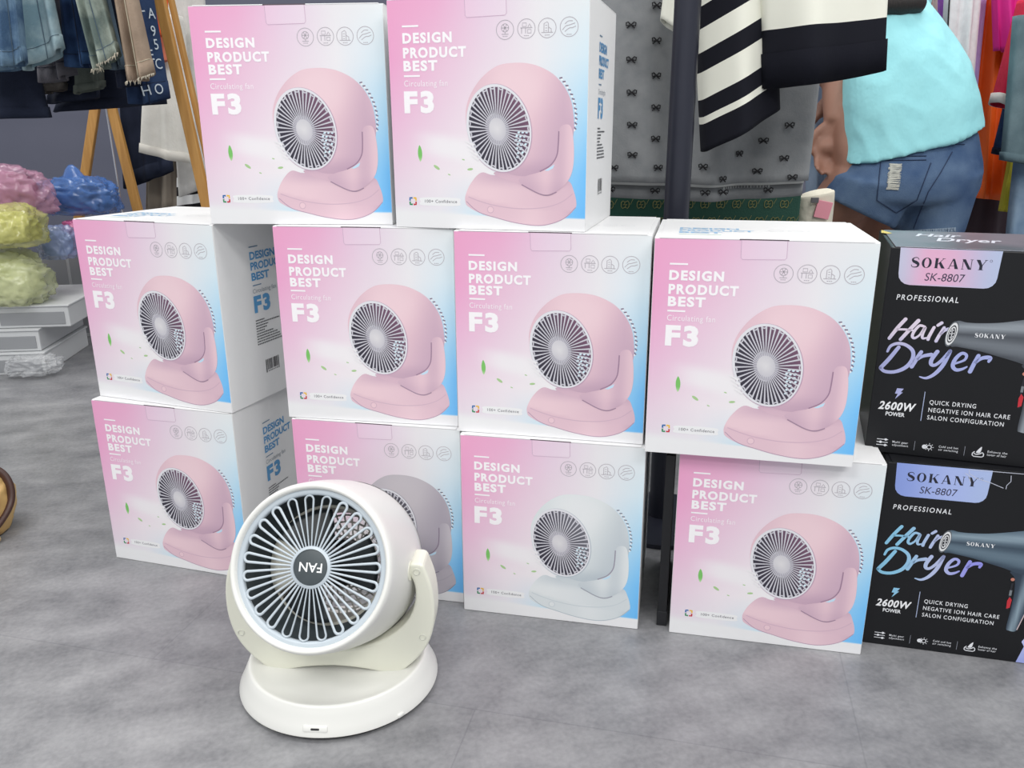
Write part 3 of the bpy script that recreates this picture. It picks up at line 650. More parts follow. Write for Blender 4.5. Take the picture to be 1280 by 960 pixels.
# front grille: ring, hub ring and twenty-three looped pairs of spokes
m = MB(); ZG = .0600
m.lathe([(.0842, ZG - .001), (.0850, ZG + .0012), (.0872, ZG + .0026), (.0912, ZG + .0016), (.0918, ZG - .004), (.0842, ZG - .004)], 96, T=HX, closed=True)
m.lathe([(.0206, ZG + .001), (.0212, ZG + .0042), (.0246, ZG + .0030), (.0252, ZG - .001)], 64, T=HX, closed=True)
NL = 23; step_ = 2 * PI / NL; hw = step_ * .245
for k in range(NL):
    t0 = k * step_ + .06
    pts = []
    def pol(r, t, z): return HX @ Vector((r * math.cos(t), r * math.sin(t), z))
    R1 = .0790
    rr = R1 * math.sin(hw)
    loopP = [pol(.0238, t0 - hw * .95, ZG + .0018), pol(.05, t0 - hw, ZG + .0016), pol(R1, t0 - hw, ZG + .0008)]
    for q in range(1, 8):
        a_ = -PI / 2 + PI * q / 8; rad = R1 * math.cos(hw) + rr * math.cos(a_) * .98; tan = rr * math.sin(a_)
        loopP.append(HX @ Vector((rad * math.cos(t0) - tan * math.sin(t0), rad * math.sin(t0) + tan * math.cos(t0), ZG + .0008)))
    loopP += [pol(R1, t0 + hw, ZG + .0008), pol(.05, t0 + hw, ZG + .0016), pol(.0238, t0 + hw * .95, ZG + .0018)]
    m.tube(loopP, [.0008, .00095, .0012] + [.00125] * 7 + [.0012, .00095, .0008], 8, ell=1.4)
    m.tube([pol(R1 + rr * .8, t0, ZG), pol(.0850, t0, ZG)], .0022, 8)
grille = m.build('front_grille', GREYW, head, True, autos=60)
m = MB(); m.lathe([(.0001, ZG + .0036), (.0190, ZG + .0036), (.0206, ZG + .0030), (.0208, ZG - .001)], 48, T=HX); cap_ = m.build('hub_cap', CHAR, head, True, autos=40)
cap_['label'] = 'charcoal hub disc lettered upside down'
a = Art(lambda x, y, z: tuple(HX @ Vector((-x / 1000, -y / 1000, ZG + .0036 + z / 1000))))
a.text('FAN', -14.5, -5.2, 10.4, 28, .3, (244, 246, 246), bold=.012); a.build('hub_lettering', PRINT, cap_, col=True, tri=True)
m = MB(); V = []; nr, nt_ = 4, 10  # made-up cream plate, stands in for light showing inside the head at left
for i in range(nr + 1):
    for j in range(nt_ + 1):
        t = math.radians(150 + 64 * j / nt_); r = .021 + .047 * i / nr; V.append(HX @ Vector((r * math.cos(t), r * math.sin(t), -.004 + .036 - .003 * i)))
m.add(V, [(i * (nt_ + 1) + j, i * (nt_ + 1) + j + 1, (i + 1) * (nt_ + 1) + j + 1, (i + 1) * (nt_ + 1) + j) for i in range(nr) for j in range(nt_)]); m.build('added_cream_plate', mat('cream_plastic', (214, 212, 200), .45), head, True, solid=.0015)['label'] = 'added cream plate standing in for the lit inside of the head'
# inside: blades, motor, back grille
for k, ang in enumerate((112, -4, -118)):
    m = MB(); V = []; nr, nt_ = 8, 12
    for i in range(nr + 1):
        r = .020 + .048 * i / nr
        for j in range(nt_ + 1):
            t = math.radians(ang + (j / nt_ - .5) * (70 - 6 * i / nr) + 10 * i / nr); z = .018 + .030 * (j / nt_ - .5) * (1 - .35 * i / nr)
            V.append(HX @ Vector((r * math.cos(t), r * math.sin(t), z)))
    m.add(V, [(i * (nt_ + 1) + j, i * (nt_ + 1) + j + 1, (i + 1) * (nt_ + 1) + j + 1, (i + 1) * (nt_ + 1) + j) for i in range(nr) for j in range(nt_)]); m.build('blade', DARKB, head, True, solid=.0016)
m = MB(); m.lathe([(.0001, .044), (.018, .042), (.021, .036), (.021, -.03), (.030, -.034), (.030, -.060), (.0001, -.060)], 40, T=HX); m.build('motor_hub', DARKB, head, True, autos=40)
m = MB()
for r in (.034, .043, .052, .061, .070, .078): m.lathe([(r - .0012, -.0625), (r + .0012, -.0625), (r + .0012, -.0595), (r - .0012, -.0595)], 64, T=HX, closed=True)
for k in range(36):
    t = 2 * PI * k / 36; m.tube([HX @ Vector((.026 * math.cos(t), .026 * math.sin(t), -.0605)), HX @ Vector((.0815 * math.cos(t + .35), .0815 * math.sin(t + .35), -.0605))], .0013, 6)
m.lathe([(.0001, -.0635), (.028, -.0635), (.031, -.058)], 40, T=HX)
m.build('back_grille', WP, head, True, autos=60)

# ------------------------------------------------------------------ cloth helpers
def drape(tl, tr, bl, br, depth, folds=5, amp=.012, phase=0, n=72, rows=26, flare=None, back_drop=0, yaw_dir=None, sag=0, top_open=True, fold_top=.25):
    """a hanging loop of cloth between four corner points; returns verts, faces, uvs and a surface function"""
    tl, tr, bl, br = map(Vector, (tl, tr, bl, br))
    def S(s, t):
        th = 2 * PI * s; x = math.cos(th); y = math.sin(th)
        l = tl.lerp(bl, t); r = tr.lerp(br, t)
        if flare: l, r = l + (l - r) * flare(t) / 2, r + (r - l) * flare(t) / 2
        c = (l + r) / 2; hx = (r - l) / 2
        w_ = hx.length; f = amp * (fold_top + (1 - fold_top) * t)
        ex = hx.normalized(); dn = Vector((ex.y, -ex.x, 0)); dn = dn.normalized() if dn.length > 1e-6 else Vector((0, -1, 0))   # towards the viewer
        rip = f * math.sin(folds * PI * x + phase + t * .8) + f * .5 * math.sin(folds * 1.7 * PI * x + phase * 2.3)
        yy = math.copysign(abs(y) ** .55, y)
        p = c + hx * x + dn * (-yy * depth + rip)
        p.z -= (back_drop * max(0, y) ** .6 if y > 0 else 0) * t + sag * t * (1 - x * x) * (1 if y < 0 else .8)
        return p
    V = [S(i / n, j / rows) for j in range(rows + 1) for i in range(n)]
    UV = [(i / n, j / rows) for j in range(rows + 1) for i in range(n)]
    Fc = [(j * n + i, j * n + (i + 1) % n, (j + 1) * n + (i + 1) % n, (j + 1) * n + i) for j in range(rows) for i in range(n)]
    return V, Fc, UV, S
def cloth(name, mats, corners, depth, parent=None, solid=.003, Y=None, **kw):
    if Y is not None: corners = [at(p[0], p[1], (p[2] if len(p) > 2 else Y)) for p in corners]
    V, Fc, UV, S = drape(*corners, depth, **kw)
    m = MB(); m.add(V, Fc, 0, uvs=UV); o = m.build(name, mats, parent, True, solid=solid, uv=True)
    return o, S
def surf_point(S, s, t, off=.0015):
    p = S(s, t); a = S(s + .004, t) - S(s - .004, t); b = S(s, min(1, t + .004)) - S(s, t - .004); n = a.cross(b)
    if n.length < 1e-9: n = Vector((0, -1, 0))
    n.normalize()
    if n.y > 0: n = -n
    return p + n * off, a.normalized(), n
def hem_band(S, t0, t1, name, m_, parent, off=.004, n=72):
    V = []
    c0 = sum((S(i / n, 1) for i in range(n)), Vector()) / n
    for t in (t0, (t0 + t1) / 2, t1):
        for i in range(n):
            p = S(i / n, t); d = p - sum((S(i2 / 12, t) for i2 in range(12)), Vector()) / 12; d.z = 0
            V.append(p + (d.normalized() * off if d.length > 1e-6 else d))
    m = MB(); m.add(V, [(j * n + i, j * n + (i + 1) % n, (j + 1) * n + (i + 1) % n, (j + 1) * n + i) for j in range(2) for i in range(n)])
    return m.build(name, m_, parent, True, solid=.004)
def denim(name, a, b, sc=14, amt=.16): return mat(name, a, .85, col2=b, noise_amt=amt, noise_scale=sc, bump=.25, bump_scale=420, spec=.2)
def knit(name, c, c2=None, sc=60): return mat(name, c, .85, col2=c2 or tuple(min(255, v * 1.06 + 3) for v in c), noise_amt=.25, noise_scale=sc, bump=.12, bump_scale=300, spec=.2)

# ------------------------------------------------------------------ behind the middle: post, shirts, green chest
t = empty('display_post', at(849, 275, 1.38).xy.to_3d()); tag(t, 'black round metal post of a clothes stand in front of the grey bow-print shirt', 'post')
bx = at(849, 200, 1.38); pm = mat('black_powder_coat', (44, 46, 58), .35, metal=.3)
m = MB(); m.tube([(0, 0, .012), (0, 0, .9), (0, 0, 1.55)], .0205, 24); pole = m.build('pole', pm, t, True, autos=60)
m = MB(); m.lathe([(.0001, 0), (.11, 0), (.11, .008), (.03, .014), (.0001, .014)], 40); m.build('foot_plate', pm, t, True, autos=40)
t.location = (bx.x, 1.38, 0)
m = MB(); m.tube([(-.35, 0, 1.5), (.75, 0, 1.5)], .012, 16); m.build('hanging_bar', pm, t, True)
GREYK = knit('grey_marl_jersey', (130, 133, 136), (146, 148, 150), 40)
shirt = empty('bow_print_shirt', (at(880, 100, 1.62).x, 1.62, .5)); tag(shirt, 'grey marl shirt printed with small black bows hanging behind the black post', 'shirt')
bpy.context.view_layer.update()
INV = Matrix.Translation(-shirt.location)
def local(o, inv): o.data.transform(inv)
shirt_o, S1 = cloth('shirt_body', GREYK, [(726, -170), (1052, -170), (742, 224), (1003, 224)], .055, shirt, Y=1.62, folds=2.2, amp=.02, phase=.4, back_drop=.028, n=120, rows=40, sag=.006); local(shirt_o, INV)
BOWM = mat('bow_ink', (24, 24, 28), .8)
def bow_at(S, s, t, m, k=1.0, sy=-1):
    p, ex, n = surf_point(S, s, t, .004); ey = n.cross(ex).normalized()
    if ey.z < 0: ey = -ey
    if ex.x < 0: ex = -ex
    def Q(x, y): return p + ex * (x * .001 * k) + ey * (y * .001 * k)
    for sg in (-1, 1):
        m.tube([Q(0, 0), Q(sg * 5, 4.5), Q(sg * 8.5, 3.5), Q(sg * 8, -1.5), Q(sg * 4, -1.2), Q(0, 0)], .0012, 5)
        m.tube([Q(0, 0), Q(sg * 3.5, -3), Q(sg * 7, -5.2)], .0012, 5)
m = MB()
def s_for(S, px, t):                                      # front s whose point appears at column px
    best = None
    for i in range(100):
        s = .5 + .5 * i / 100; p = S(s, t); d = p - EYE; u = 640 + F_PX * d.dot(_r) / d.dot(_f)
        if best is None or abs(u - px) < best[0]: best = (abs(u - px), s)
    return best[1]
for (px, py) in ((789, 24), (789, 66), (790, 107), (790, 148), (790, 187), (820, 42), (820, 85), (820, 125), (820, 165), (820, 203), (879, 200), (923, 184), (954, 168), (986, 149), (947, 208), (978, 192), (765, 205), (789, -16), (820, 0), (991, 218), (900, 216)):
    tt = (py + 170) / 394; bow_at(S1, s_for(S1, px, min(tt, .99)), min(tt, .985), m)
o = m.build('bow_print', BOWM, shirt); local(o, INV); join(shirt_o, o)
# inner hem of the back panel seen below the front hem
V = []; n = 60
fn = lambda i, dz, dy: S1(.5 + .5 * i / n, 1) + Vector((0, .02 + dy, dz))
V = [fn(i, .010, .0) for i in range(n + 1)] + [fn(i, -.006, .004) for i in range(n + 1)]
m = MB(); m.add(V, [(i, i + 1, n + 2 + i, n + 1 + i) for i in range(n)]); o = m.build('neck_lining', mat('white_lining', (226, 228, 226), .8), shirt, True, solid=.001); local(o, INV)
o['label'] = 'white strip inside the hem'
V = [fn(i, -.004, .006) for i in range(n + 1)] + [fn(i, -.028 - .004 * math.sin(PI * i / n), .006) for i in range(n + 1)]
m = MB(); m.add(V, [(i, i + 1, n + 2 + i, n + 1 + i) for i in range(n)]); band_o = m.build('hem_band', GREYK, shirt, True, solid=.003); local(band_o, INV)
m = MB()
for px in (765, 822, 885, 908, 963):
    s = s_for(S1, px, .99); p, ex, nn = surf_point(S1, s, .99, 0); p = p + Vector((0, .015, -.020))
    for sg in (-1, 1): m.tube([p, p + Vector((sg * .005, -.001, .0045)), p + Vector((sg * .0085, -.001, .003)), p + Vector((sg * .008, -.001, -.002)), p], .0012, 5); m.tube([p, p + Vector((sg * .006, -.001, -.005))], .0012, 5)
for k in range(34):
    s = s_for(S1, 908 + k * 1.7, .99); p, _, _ = surf_point(S1, s, .99, 0); p = p + Vector((0, .013, -.011)); m.tube([p, p + Vector((0, 0, -.004))], .0006, 4, mi=1)
o = m.build('hem_bow_print', [BOWM, mat('white_thread', (220, 222, 222), .7)], shirt); local(o, INV); join(band_o, o)
# striped sweatshirt
def stripe_mat(name, stops, ca, cb):
    m = bpy.data.materials.new(name); m.use_nodes = True; nt = m.node_tree; b = nt.nodes['Principled BSDF']; b.inputs['Roughness'].default_value = .85; b.inputs['Specular IOR Level'].default_value = .2
    uvn = nt.nodes.new('ShaderNodeUVMap'); sp = nt.nodes.new('ShaderNodeSeparateXYZ'); nt.links.new(uvn.outputs[0], sp.inputs[0])
    r = nt.nodes.new('ShaderNodeValToRGB'); r.color_ramp.interpolation = 'CONSTANT'; e = r.color_ramp.elements
    e[0].position = 0; e[0].color = lin(ca); e[1].position = stops[0]; e[1].color = lin(cb)
    for i, s in enumerate(stops[1:]): q = e.new(s); q.color = lin(ca if i % 2 == 0 else cb)
    nt.links.new(sp.outputs[1], r.inputs[0]); nt.links.new(r.outputs[0], b.inputs['Base Color'])
    n = nt.nodes.new('ShaderNodeTexNoise'); n.inputs['Scale'].default_value = 300; bp = nt.nodes.new('ShaderNodeBump'); bp.inputs['Strength'].default_value = .12; bp.inputs['Distance'].default_value = .01
    nt.links.new(n.outputs[0], bp.inputs['Height']); nt.links.new(bp.outputs[0], b.inputs['Normal'])
    return m
IV, NV = (232, 232, 220), (22, 23, 32)
sw = empty('striped_sweatshirt', (at(960, 60, 1.46).x, 1.46, .6)); tag(sw, 'ivory and black striped sweatshirt hanging to the right of the black post', 'sweatshirt'); INV = Matrix.Translation(-sw.location)
SL = stripe_mat('sleeve_stripes', (.09, .19, .30, .40, .508, .604, .735, .824, .858), IV, NV)
# the ramp alternates from black; shift so that the black band sits at .508-.604
o, S = cloth('sleeve', SL, [(866, -70), (964, -130), (879, 190), (973, 136)], .045, sw, Y=1.47, folds=1.1, amp=.01, phase=1.1, n=60, rows=40); local(o, INV)
BD_ = stripe_mat('body_stripes', (.30, .45, .67), IV, NV)
o, S = cloth('sweatshirt_body', BD_, [(946, -120), (1112, -120), (955, 112), (1098, 90)], .05, sw, Y=1.43, folds=1.4, amp=.014, phase=2.0, n=80, rows=40, sag=.004); local(o, INV)
hb = hem_band(S, .80, .995, 'rib_hem', mat('navy_rib', (18, 19, 28), .9, spec=.15, bump=.15, bump_scale=120, stretch=(6, 6, .2)), sw, .003); local(hb, INV)
o, S = cloth('far_cuff', stripe_mat('cuff_stripes', (.01, .62), IV, NV), [(836, -60), (862, -60), (826, 24), (852, 46)], .02, sw, Y=1.50, folds=1, amp=.004, n=40, rows=16); local(o, INV)
# green patterned chest
gx0, gx1 = at(740, 260, 1.82).x, at(1001, 260, 1.82).x
ch = empty('patterned_chest', ((gx0 + gx1) / 2, 1.82, 0)); tag(ch, 'dark green storage chest covered in gold linked-ring monograms under the grey shirt', 'chest')
m = MB(); m.box((0, .2, .30), (gx1 - gx0, .40, .56), bevel=.006); chest_o = m.build('chest_body', mat('green_canvas', (12, 66, 52), .5, bump=.15, bump_scale=300), ch)
m = MB(); m.box((0, .2, .60), (gx1 - gx0 + .006, .406, .036), bevel=.006); m.build('chest_lid', mat('green_lid', (10, 52, 42), .5), ch)
for sx in (-1, 1):
    for sy in (.03, .37): m = MB(); m.lathe([(.0001, 0), (.016, 0), (.02, .02), (.0001, .02)], 16, T=Matrix.Translation((sx * ((gx1 - gx0) / 2 - .03), sy, 0))); m.build('chest_foot', mat('foot_black', (22, 22, 24), .5), ch, True, autos=40)
m = MB(); hwid = (gx1 - gx0) / 2
k = 0
for j in range(10):
    for i in range(14):
        x = -hwid + .02 + i * .0345 + (j % 2) * .017; z = .572 - j * .036
        if x > hwid - .012: continue
        for sg in (-1, 1):
            q = [(x + sg * dx * .001, -.0012, z + sg * dz * .001) for dx, dz in ((-1, 5), (5.5, 8), (8.5, 4), (8.5, -4), (5.5, -8), (1, -6), (1, 0), (4.5, 0))]
            m.tube(q, .0008, 4)
        m.tube([(x + .011, -.0012, z), (x + .017, -.0012, z + .012)], .0005, 4)
join(chest_o, m.build('gold_monogram', mat('gold_ink', (126, 124, 74), .5), ch))

# ------------------------------------------------------------------ left: denim rail, wooden stand, bags, trays
def pbar(p, q, Y, half, name, m_, parent, origin, ext=True, depth=.02):
    """a squared wooden bar through two pixels at distance Y, carried down to the floor"""
    A, B = at(p[0], p[1], Y), at(q[0], q[1], Y); d = (B - A)
    if ext: B = A + d * (A.z / -d.z)
    A = A - d.normalized() * .25
    z = (B - A).normalized(); y = Vector((0, 1, 0)); x = y.cross(z).normalized(); R = Matrix((x, z.cross(x), z)).transposed()
    m = MB(); m.box((A + B) / 2 - origin, (half * 2, depth, (B - A).length), R=R, bevel=.003); return m.build(name, m_, parent)
WOOD = mat('honey_wood', (176, 126, 62), .5, col2=(206, 156, 88), noise_amt=.25, noise_scale=14, stretch=(6, 6, .6), bump=.1, bump_scale=90)
st = empty('wooden_clothes_stand', (-1.05, 3.0, 0)); tag(st, 'honey-coloured wooden A-frame clothes stand behind the blue plastic bag', 'clothes stand')
O = st.location
pbar((139, 132), (171, 258), 2.98, .016, 'leg', WOOD, st, O); pbar((118, 142), (105, 230), 3.02, .016, 'leg', WOOD, st, O)
pbar((133, 138), (152, 258), 2.96, .003, 'chrome_strip', mat('chrome_strip', (190, 192, 200), .25, metal=.8), st, O, depth=.006)
m = MB(); m.tube([Vector((-2.3, 3.0, 1.20)) - O, Vector((-1.0, 3.0, 1.20)) - O], .013, 14); m.build('rail', WOOD, st, True)
st2 = empty('wooden_clothes_stand', (-.82, 2.13, 0)); tag(st2, 'leaning wooden stand leg just left of the upper left fan carton', 'clothes stand'); O = st2.location
pbar((200, 0), (262, 272), 2.13, .0125, 'leg', WOOD, st2, O); pbar((214, 0), (276, 272), 2.15, .006, 'leg', WOOD, st2, O)
m = MB(); m.tube([Vector((-2.2, 2.13, 1.20)) - O, Vector((-.78, 2.13, 1.20)) - O], .012, 14); m.build('rail', mat('rail_steel', (150, 152, 158), .3, metal=.8), st2, True)
def hanger(name, label, cat, mats, corners, depth, Y, group=None, hem=None, parts=None, **kw):
    cs = [at(p[0], p[1], (p[2] if len(p) > 2 else Y)) for p in corners]
    o = empty(name, (sum((c.x for c in cs)) / 4, Y, min(c.z for c in cs))); tag(o, label, cat, group)
    inv = Matrix.Translation(-o.location)
    b, S = cloth(parts or 'fabric', mats, cs, depth, o, **kw); b.data.transform(inv)
    if hem:
        h_ = hem_band(S, hem[0], .998, 'hem', hem[1], o, hem[2] if len(hem) > 2 else .003); h_.data.transform(inv)
    return o, S, inv
D1 = denim('denim_mid', (66, 92, 122), (120, 148, 170), 16, .10); D2 = denim('denim_pale', (112, 140, 152), (168, 188, 194), 13, .11); D3 = denim('denim_dark', (24, 42, 74), (52, 80, 120), 13, .11)
D4 = denim('denim_green_grey', (100, 114, 110), (160, 170, 160), 16, .10); D5 = denim('denim_grey', (84, 84, 92), (106, 104, 110), 12); D6 = denim('denim_slate', (74, 92, 108), (104, 122, 136), 12)
D7 = denim('denim_navy', (24, 30, 46), (38, 44, 62), 12); KH = denim('khaki_twill', (142, 124, 108), (170, 150, 132), 16); D8 = denim('denim_printed', (36, 52, 84), (50, 70, 104), 10)
STITCH = mat('tan_stitch', (188, 182, 160), .8)
g = 'denim shorts hanging on the left rail'
leg = dict(folds=1.7, amp=.012, n=64, rows=24, fold_top=.45, sag=.006)
rows_ = [
 ('slate blue denim leg at the far left end of the upper rail', D1, [(-40, -60), (2, -60), (-50, 92), (28, 84)], 1.93, .022, D1, 'x'),
 ('light blue denim leg with turned hem, second from the left on the rail', D1, [(-6, -80), (14, -80), (2, 84), (31, 76)], 1.775, .020, D1, 'y'),
 ('wide pale washed denim leg, the biggest on the left rail', D2, [(4, -90), (50, -90), (27, 88), (83, 61)], 1.86, .022, D2, 'z'),
 ('dark grey denim leg behind the wide pale one', D5, [(40, -60), (60, -60), (52, 104), (92, 92)], 1.96, .022, D5, 'w'),
 ('deep indigo denim leg between the grey and the green-grey ones', D3, [(72, -60), (98, -60), (86, 84), (126, 76)], 1.92, .022, D3, 'v'),
 ('faded green-grey denim leg with frayed turned hem', D4, [(84, -60), (112, -60), (122, 88), (146, 66)], 1.86, .022, D4, 'u'),
 ('slate grey denim leg hanging beside the green-grey one', D6, [(104, -60), (124, -60), (136, 86), (155, 82)], 1.918, .012, D6, 't'),
 ('almost black denim leg to the left of the khaki one', D7, [(122, -60), (146, -60), (146, 110), (178, 100)], 1.982, .014, D7, 's'),
 ('khaki twill leg with raw frayed hem', KH, [(132, -70), (158, -70), (162, 102), (192, 92)], 1.88, .022, KH, 'r'),
 ('navy denim leg scattered with white letters, at the right end of the rail', D8, [(140, -70), (178, -70), (164, 130), (208, 122)], 2.05, .022, D8, 'q')]
LEG = {}
for k, (lb, mt, cs, Y, dp, hm, key) in enumerate(rows_):
    o, S, inv = hanger('denim_shorts', lb + (' in the row of shorts' if len(lb.split()) < 9 else ''), 'shorts', mt, cs, dp, Y, g, hem=(.88, hm, .0012), parts='leg', phase=k * 1.3, **leg)
    LEG[key] = (o, S, inv)
    m = MB()                                              # side seam and hem stitching
    m.tube([surf_point(S, .80, j / 14, .002)[0] for j in range(15)], .0008, 5); m.tube([surf_point(S, .5 + .5 * j / 24, .885, .0015)[0] for j in range(1, 24)], .0006, 5)
    q = m.build('stitching', STITCH if key in 'r' else (D6 if key in 'zyu' else D7), o, True); q.data.transform(inv)
    if key in 'ur':
        m = MB(); rn = random.Random(k)
        for j in range(46):
            p = surf_point(S, .5 + .5 * j / 46, .998, .003)[0]; m.tube([p, p + Vector((rn.uniform(-.003, .003), -.002, -rn.uniform(.003, .009)))], .0006, 4)
        q = m.build('frayed_threads', mat('pale_thread', (208, 200, 182), .8), o, True); q.data.transform(inv); q['kind'] = 'stuff'
o, S, inv = LEG['q']
a = MB()
LETT = [('L', 176, 8), ('T', 171, 24), ('9', 190, 38), ('5', 193, 55), ('E', 187, 68), ('C', 195, 80), ('H', 182, 111), ('O', 195, 112), ('A', 186, 16)]
for ch_, px, py in LETT:
    vs, fs = text_mesh(ch_, .0, 0); t_ = (py + 70) / 196; s = s_for(S, px, min(t_, .98)); p, ex, n_ = surf_point(S, s, min(t_, .97), .006); ey = n_.cross(ex)
    if ey.z < 0: ey = -ey
    if ex.x < 0: ex = -ex
    a.add([p + ex * ((v[0] - .3) * .032) + ey * ((v[1] - .35) * .032) for v in vs], fs)
q = a.build('white_letters', mat('white_fabric_ink', (196, 206, 214), .8), None, tri=True); q.data.transform(inv); join(o.children[0], q)
# lower tier of dark shorts behind
g = 'dark shorts on the lower rail at the left'
for k, (lb, mt, cs, Y, dp) in enumerate([
 ('black denim shorts lowest at the far left below the pale ones', D7, [(-60, 60), (40, 60), (-60, 150), (62, 147)], 2.02, .02),
 ('dark brown-grey shorts with a button tab showing under the grey leg', denim('denim_brown', (62, 58, 58), (84, 80, 76), 12), [(40, 60), (84, 60), (52, 118), (80, 112)], 2.07, .02),
 ('black shorts with a curved hem under the indigo leg', D7, [(58, 60), (120, 60), (60, 130), (124, 122)], 2.13, .02),
 ('dark green-grey shorts with an open leg below the green-grey one', denim('denim_olive', (78, 86, 82), (104, 110, 102), 12), [(92, 60), (128, 60), (94, 118), (132, 108)], 2.08, .02),
 ('black denim shorts lowest below the khaki and lettered ones', D7, [(96, 60), (200, 60), (70, 140), (206, 130)], 2.19, .02)]):
    o, S, inv = hanger('dark_shorts', lb, 'shorts', mt, cs, dp, Y, g, hem=(.84, mt), parts='leg', phase=k, folds=1.5, amp=.008, n=48, rows=12)
m = MB(); m.tube([Vector((-2.0, 0, 1.22)), Vector((-.78, 0, 1.22))], .012, 14); r_ = m.build('rail', mat('rail_steel', (150, 152, 158), .3, metal=.8), None, True)
r_.name = 'steel_rail'; r_.location = (0, 1.87, 0); tag(r_, 'horizontal steel rail carrying the row of denim shorts at upper left', 'rail')
# second rail behind
g = 'clothes on the rail behind the wooden stand'
hanger('dark_jeans', 'dark navy jeans hanging behind the wooden leg, left of the cream shorts', 'jeans', D7, [(140, -60), (190, -60), (158, 236), (216, 214)], .03, 3.055, g, hem=(.93, D7), folds=2.2, amp=.012, n=60)
hanger('cream_shorts', 'cream linen shorts hanging behind the leaning wooden leg', 'shorts', mat('cream_linen', (222, 219, 211), .85, col2=(236, 233, 226), noise_amt=.2, noise_scale=20, bump=.2, bump_scale=200), [(186, 20), (226, 20), (178, 190), (248, 206)], .04, 2.5, g, hem=(.93, mat('cream_hem', (218, 214, 206), .85)), folds=1.6, amp=.012, n=60)
hanger('beige_trousers', 'beige trousers with ruffled hem low behind the cream shorts', 'trousers', mat('beige_cotton', (150, 140, 128), .85), [(190, -60), (222, -60), (182, 262), (232, 262)], .03, 3.15, g, folds=3, amp=.014, n=60)
hanger('striped_jumper', 'black and white striped jumper low behind the wooden leg', 'jumper', stripe_mat('bw_stripes', (.1, .2, .3, .4, .5, .6, .7, .8, .9), (232, 232, 232), (24, 24, 28)), [(222, 150), (262, 150), (222, 268), (262, 262)], .02, 2.68, g, folds=1.5, amp=.008, n=60)
hanger('orange_blouse', 'orange blouse high behind the wooden stand leg', 'blouse', knit('orange_jersey', (232, 96, 48)), [(184, -90), (206, -90), (188, 44), (207, 46)], .03, 2.36, g, folds=1.4, amp=.008, n=48)
hanger('coral_top', 'coral pink top below the orange one', 'top', knit('coral_jersey', (206, 120, 96)), [(190, 30), (212, 30), (194, 78), (216, 76)], .02, 2.43, g, folds=1.4, amp=.008, n=48)
hanger('pale_blouse', 'pale grey blouse between the wooden leg and the fan carton', 'blouse', knit('pale_grey_jersey', (208, 206, 203)), [(204, -60), (250, -60), (226, 246), (276, 226)], .02, 2.60, g, folds=2, amp=.01, n=60)
m = MB(); m.tube([Vector((-1.9, 0, 1.25)), Vector((-.7, 0, 1.25))], .012, 14); r_ = m.build('steel_rail', MATS['rail_steel'], None, True); r_.location = (0, 2.6, 0); tag(r_, 'steel rail behind the wooden stand carrying cream shorts and dark jeans', 'rail')

m = MB(); m.tube([Vector((-1.9, 0, 1.25)), Vector((-.7, 0, 1.25))], .012, 14); r_ = m.build('steel_rail', MATS['rail_steel'], None, True); r_.location = (0, 3.10, 0); tag(r_, 'rearmost steel rail on the left carrying dark jeans and beige trousers', 'rail')
# film bags
def film(name, c, a=.55):
    m = mat(name, mix(c, (255, 255, 255), .12), .1, alpha=a, coat=.9, bump=.7, bump_scale=26); return m
def ridge(p): return 1 - 2 * abs(noise.noise(p))
def blob(c, r, seed, amp=.16, fine=.05, sub=5, sq=1.0):
    bm = bmesh.new(); bmesh.ops.create_icosphere(bm, subdivisions=sub, radius=1)
    rn = random.Random(seed); off = Vector((rn.uniform(0, 50), rn.uniform(0, 50), rn.uniform(0, 50)))
    for v in bm.verts:
        n = v.co.normalized(); w_ = n + .35 * Vector((noise.noise(n * 1.3 + off), noise.noise(n * 1.3 + off * 1.7), noise.noise(n * 1.3 - off)))
        k = 1 - amp * .4 + amp * noise.noise(n * 1.5 + off) + fine * 1.5 * ridge(w_ * 2.6 + off) + fine * ridge(Vector((w_.x * 3, w_.y * 3, w_.z * 7)) + off) + fine * .55 * ridge(w_ * 11 + off)
        e = .8
        v.co = Vector((math.copysign(abs(n.x) ** e, n.x) * r[0], math.copysign(abs(n.y) ** e, n.y) * r[1], math.copysign(abs(n.z) ** e, n.z) * r[2])) * k
        if v.co.z < -r[2] * .72 * sq: v.co.z = -r[2] * .72 * sq
    bm.verts.index_update(); V = [v.co + Vector(c) for v in bm.verts]; Fc = [[q.index for q in f.verts] for f in bm.faces]; bm.free(); return V, Fc
def bag(label, px, py, Y, rpx, rz, ry, filmc, inner, seed, alpha=.5, tail=None, zb=None):
    c = at(px, py, Y); k = Y / F_PX * 1.02; r = (rpx * k, ry, rz * k)
    if zb is not None: c.z = zb + r[2] * .72
    t = empty('plastic_bag', (c.x, Y, c.z - r[2] * .72)); tag(t, label, 'bag', 'film bags of goods heaped on the trays at left'); t_ = Vector((0, 0, r[2] * .72))
    m = MB(); V, Fc = blob(t_, r, seed, .2, .085); m.add(V, Fc)
    if tail:
        T0 = t_; T1 = at(tail[0], tail[1], Y) - t.location
        d = T1 - T0; pts = [T0 + d * q for q in (.45, .62, .78, .9, 1.0)]; m.tube(pts, [r[2] * .75, r[2] * .55, r[2] * .40, r[2] * .28, r[2] * .10], 14, ell=.6)
    m.build('film', film('film_' + label.split()[0] + str(seed), filmc, alpha), t, True)
    m = MB(); V, Fc = blob(t_, tuple(q * .74 for q in r), seed + 5, .12, .07); m.add(V, Fc); m.build('goods', mat('goods_%d' % seed, inner, .6, col2=mix(inner, (255, 255, 255), .25), noise_amt=.12, noise_scale=9), t, True)
    return t
bag('upper yellow-green plastic bag at the left edge, above the paler one', 12, 287, 2.42, 38, 26, .09, (216, 214, 120), (206, 204, 104), 3, .5)
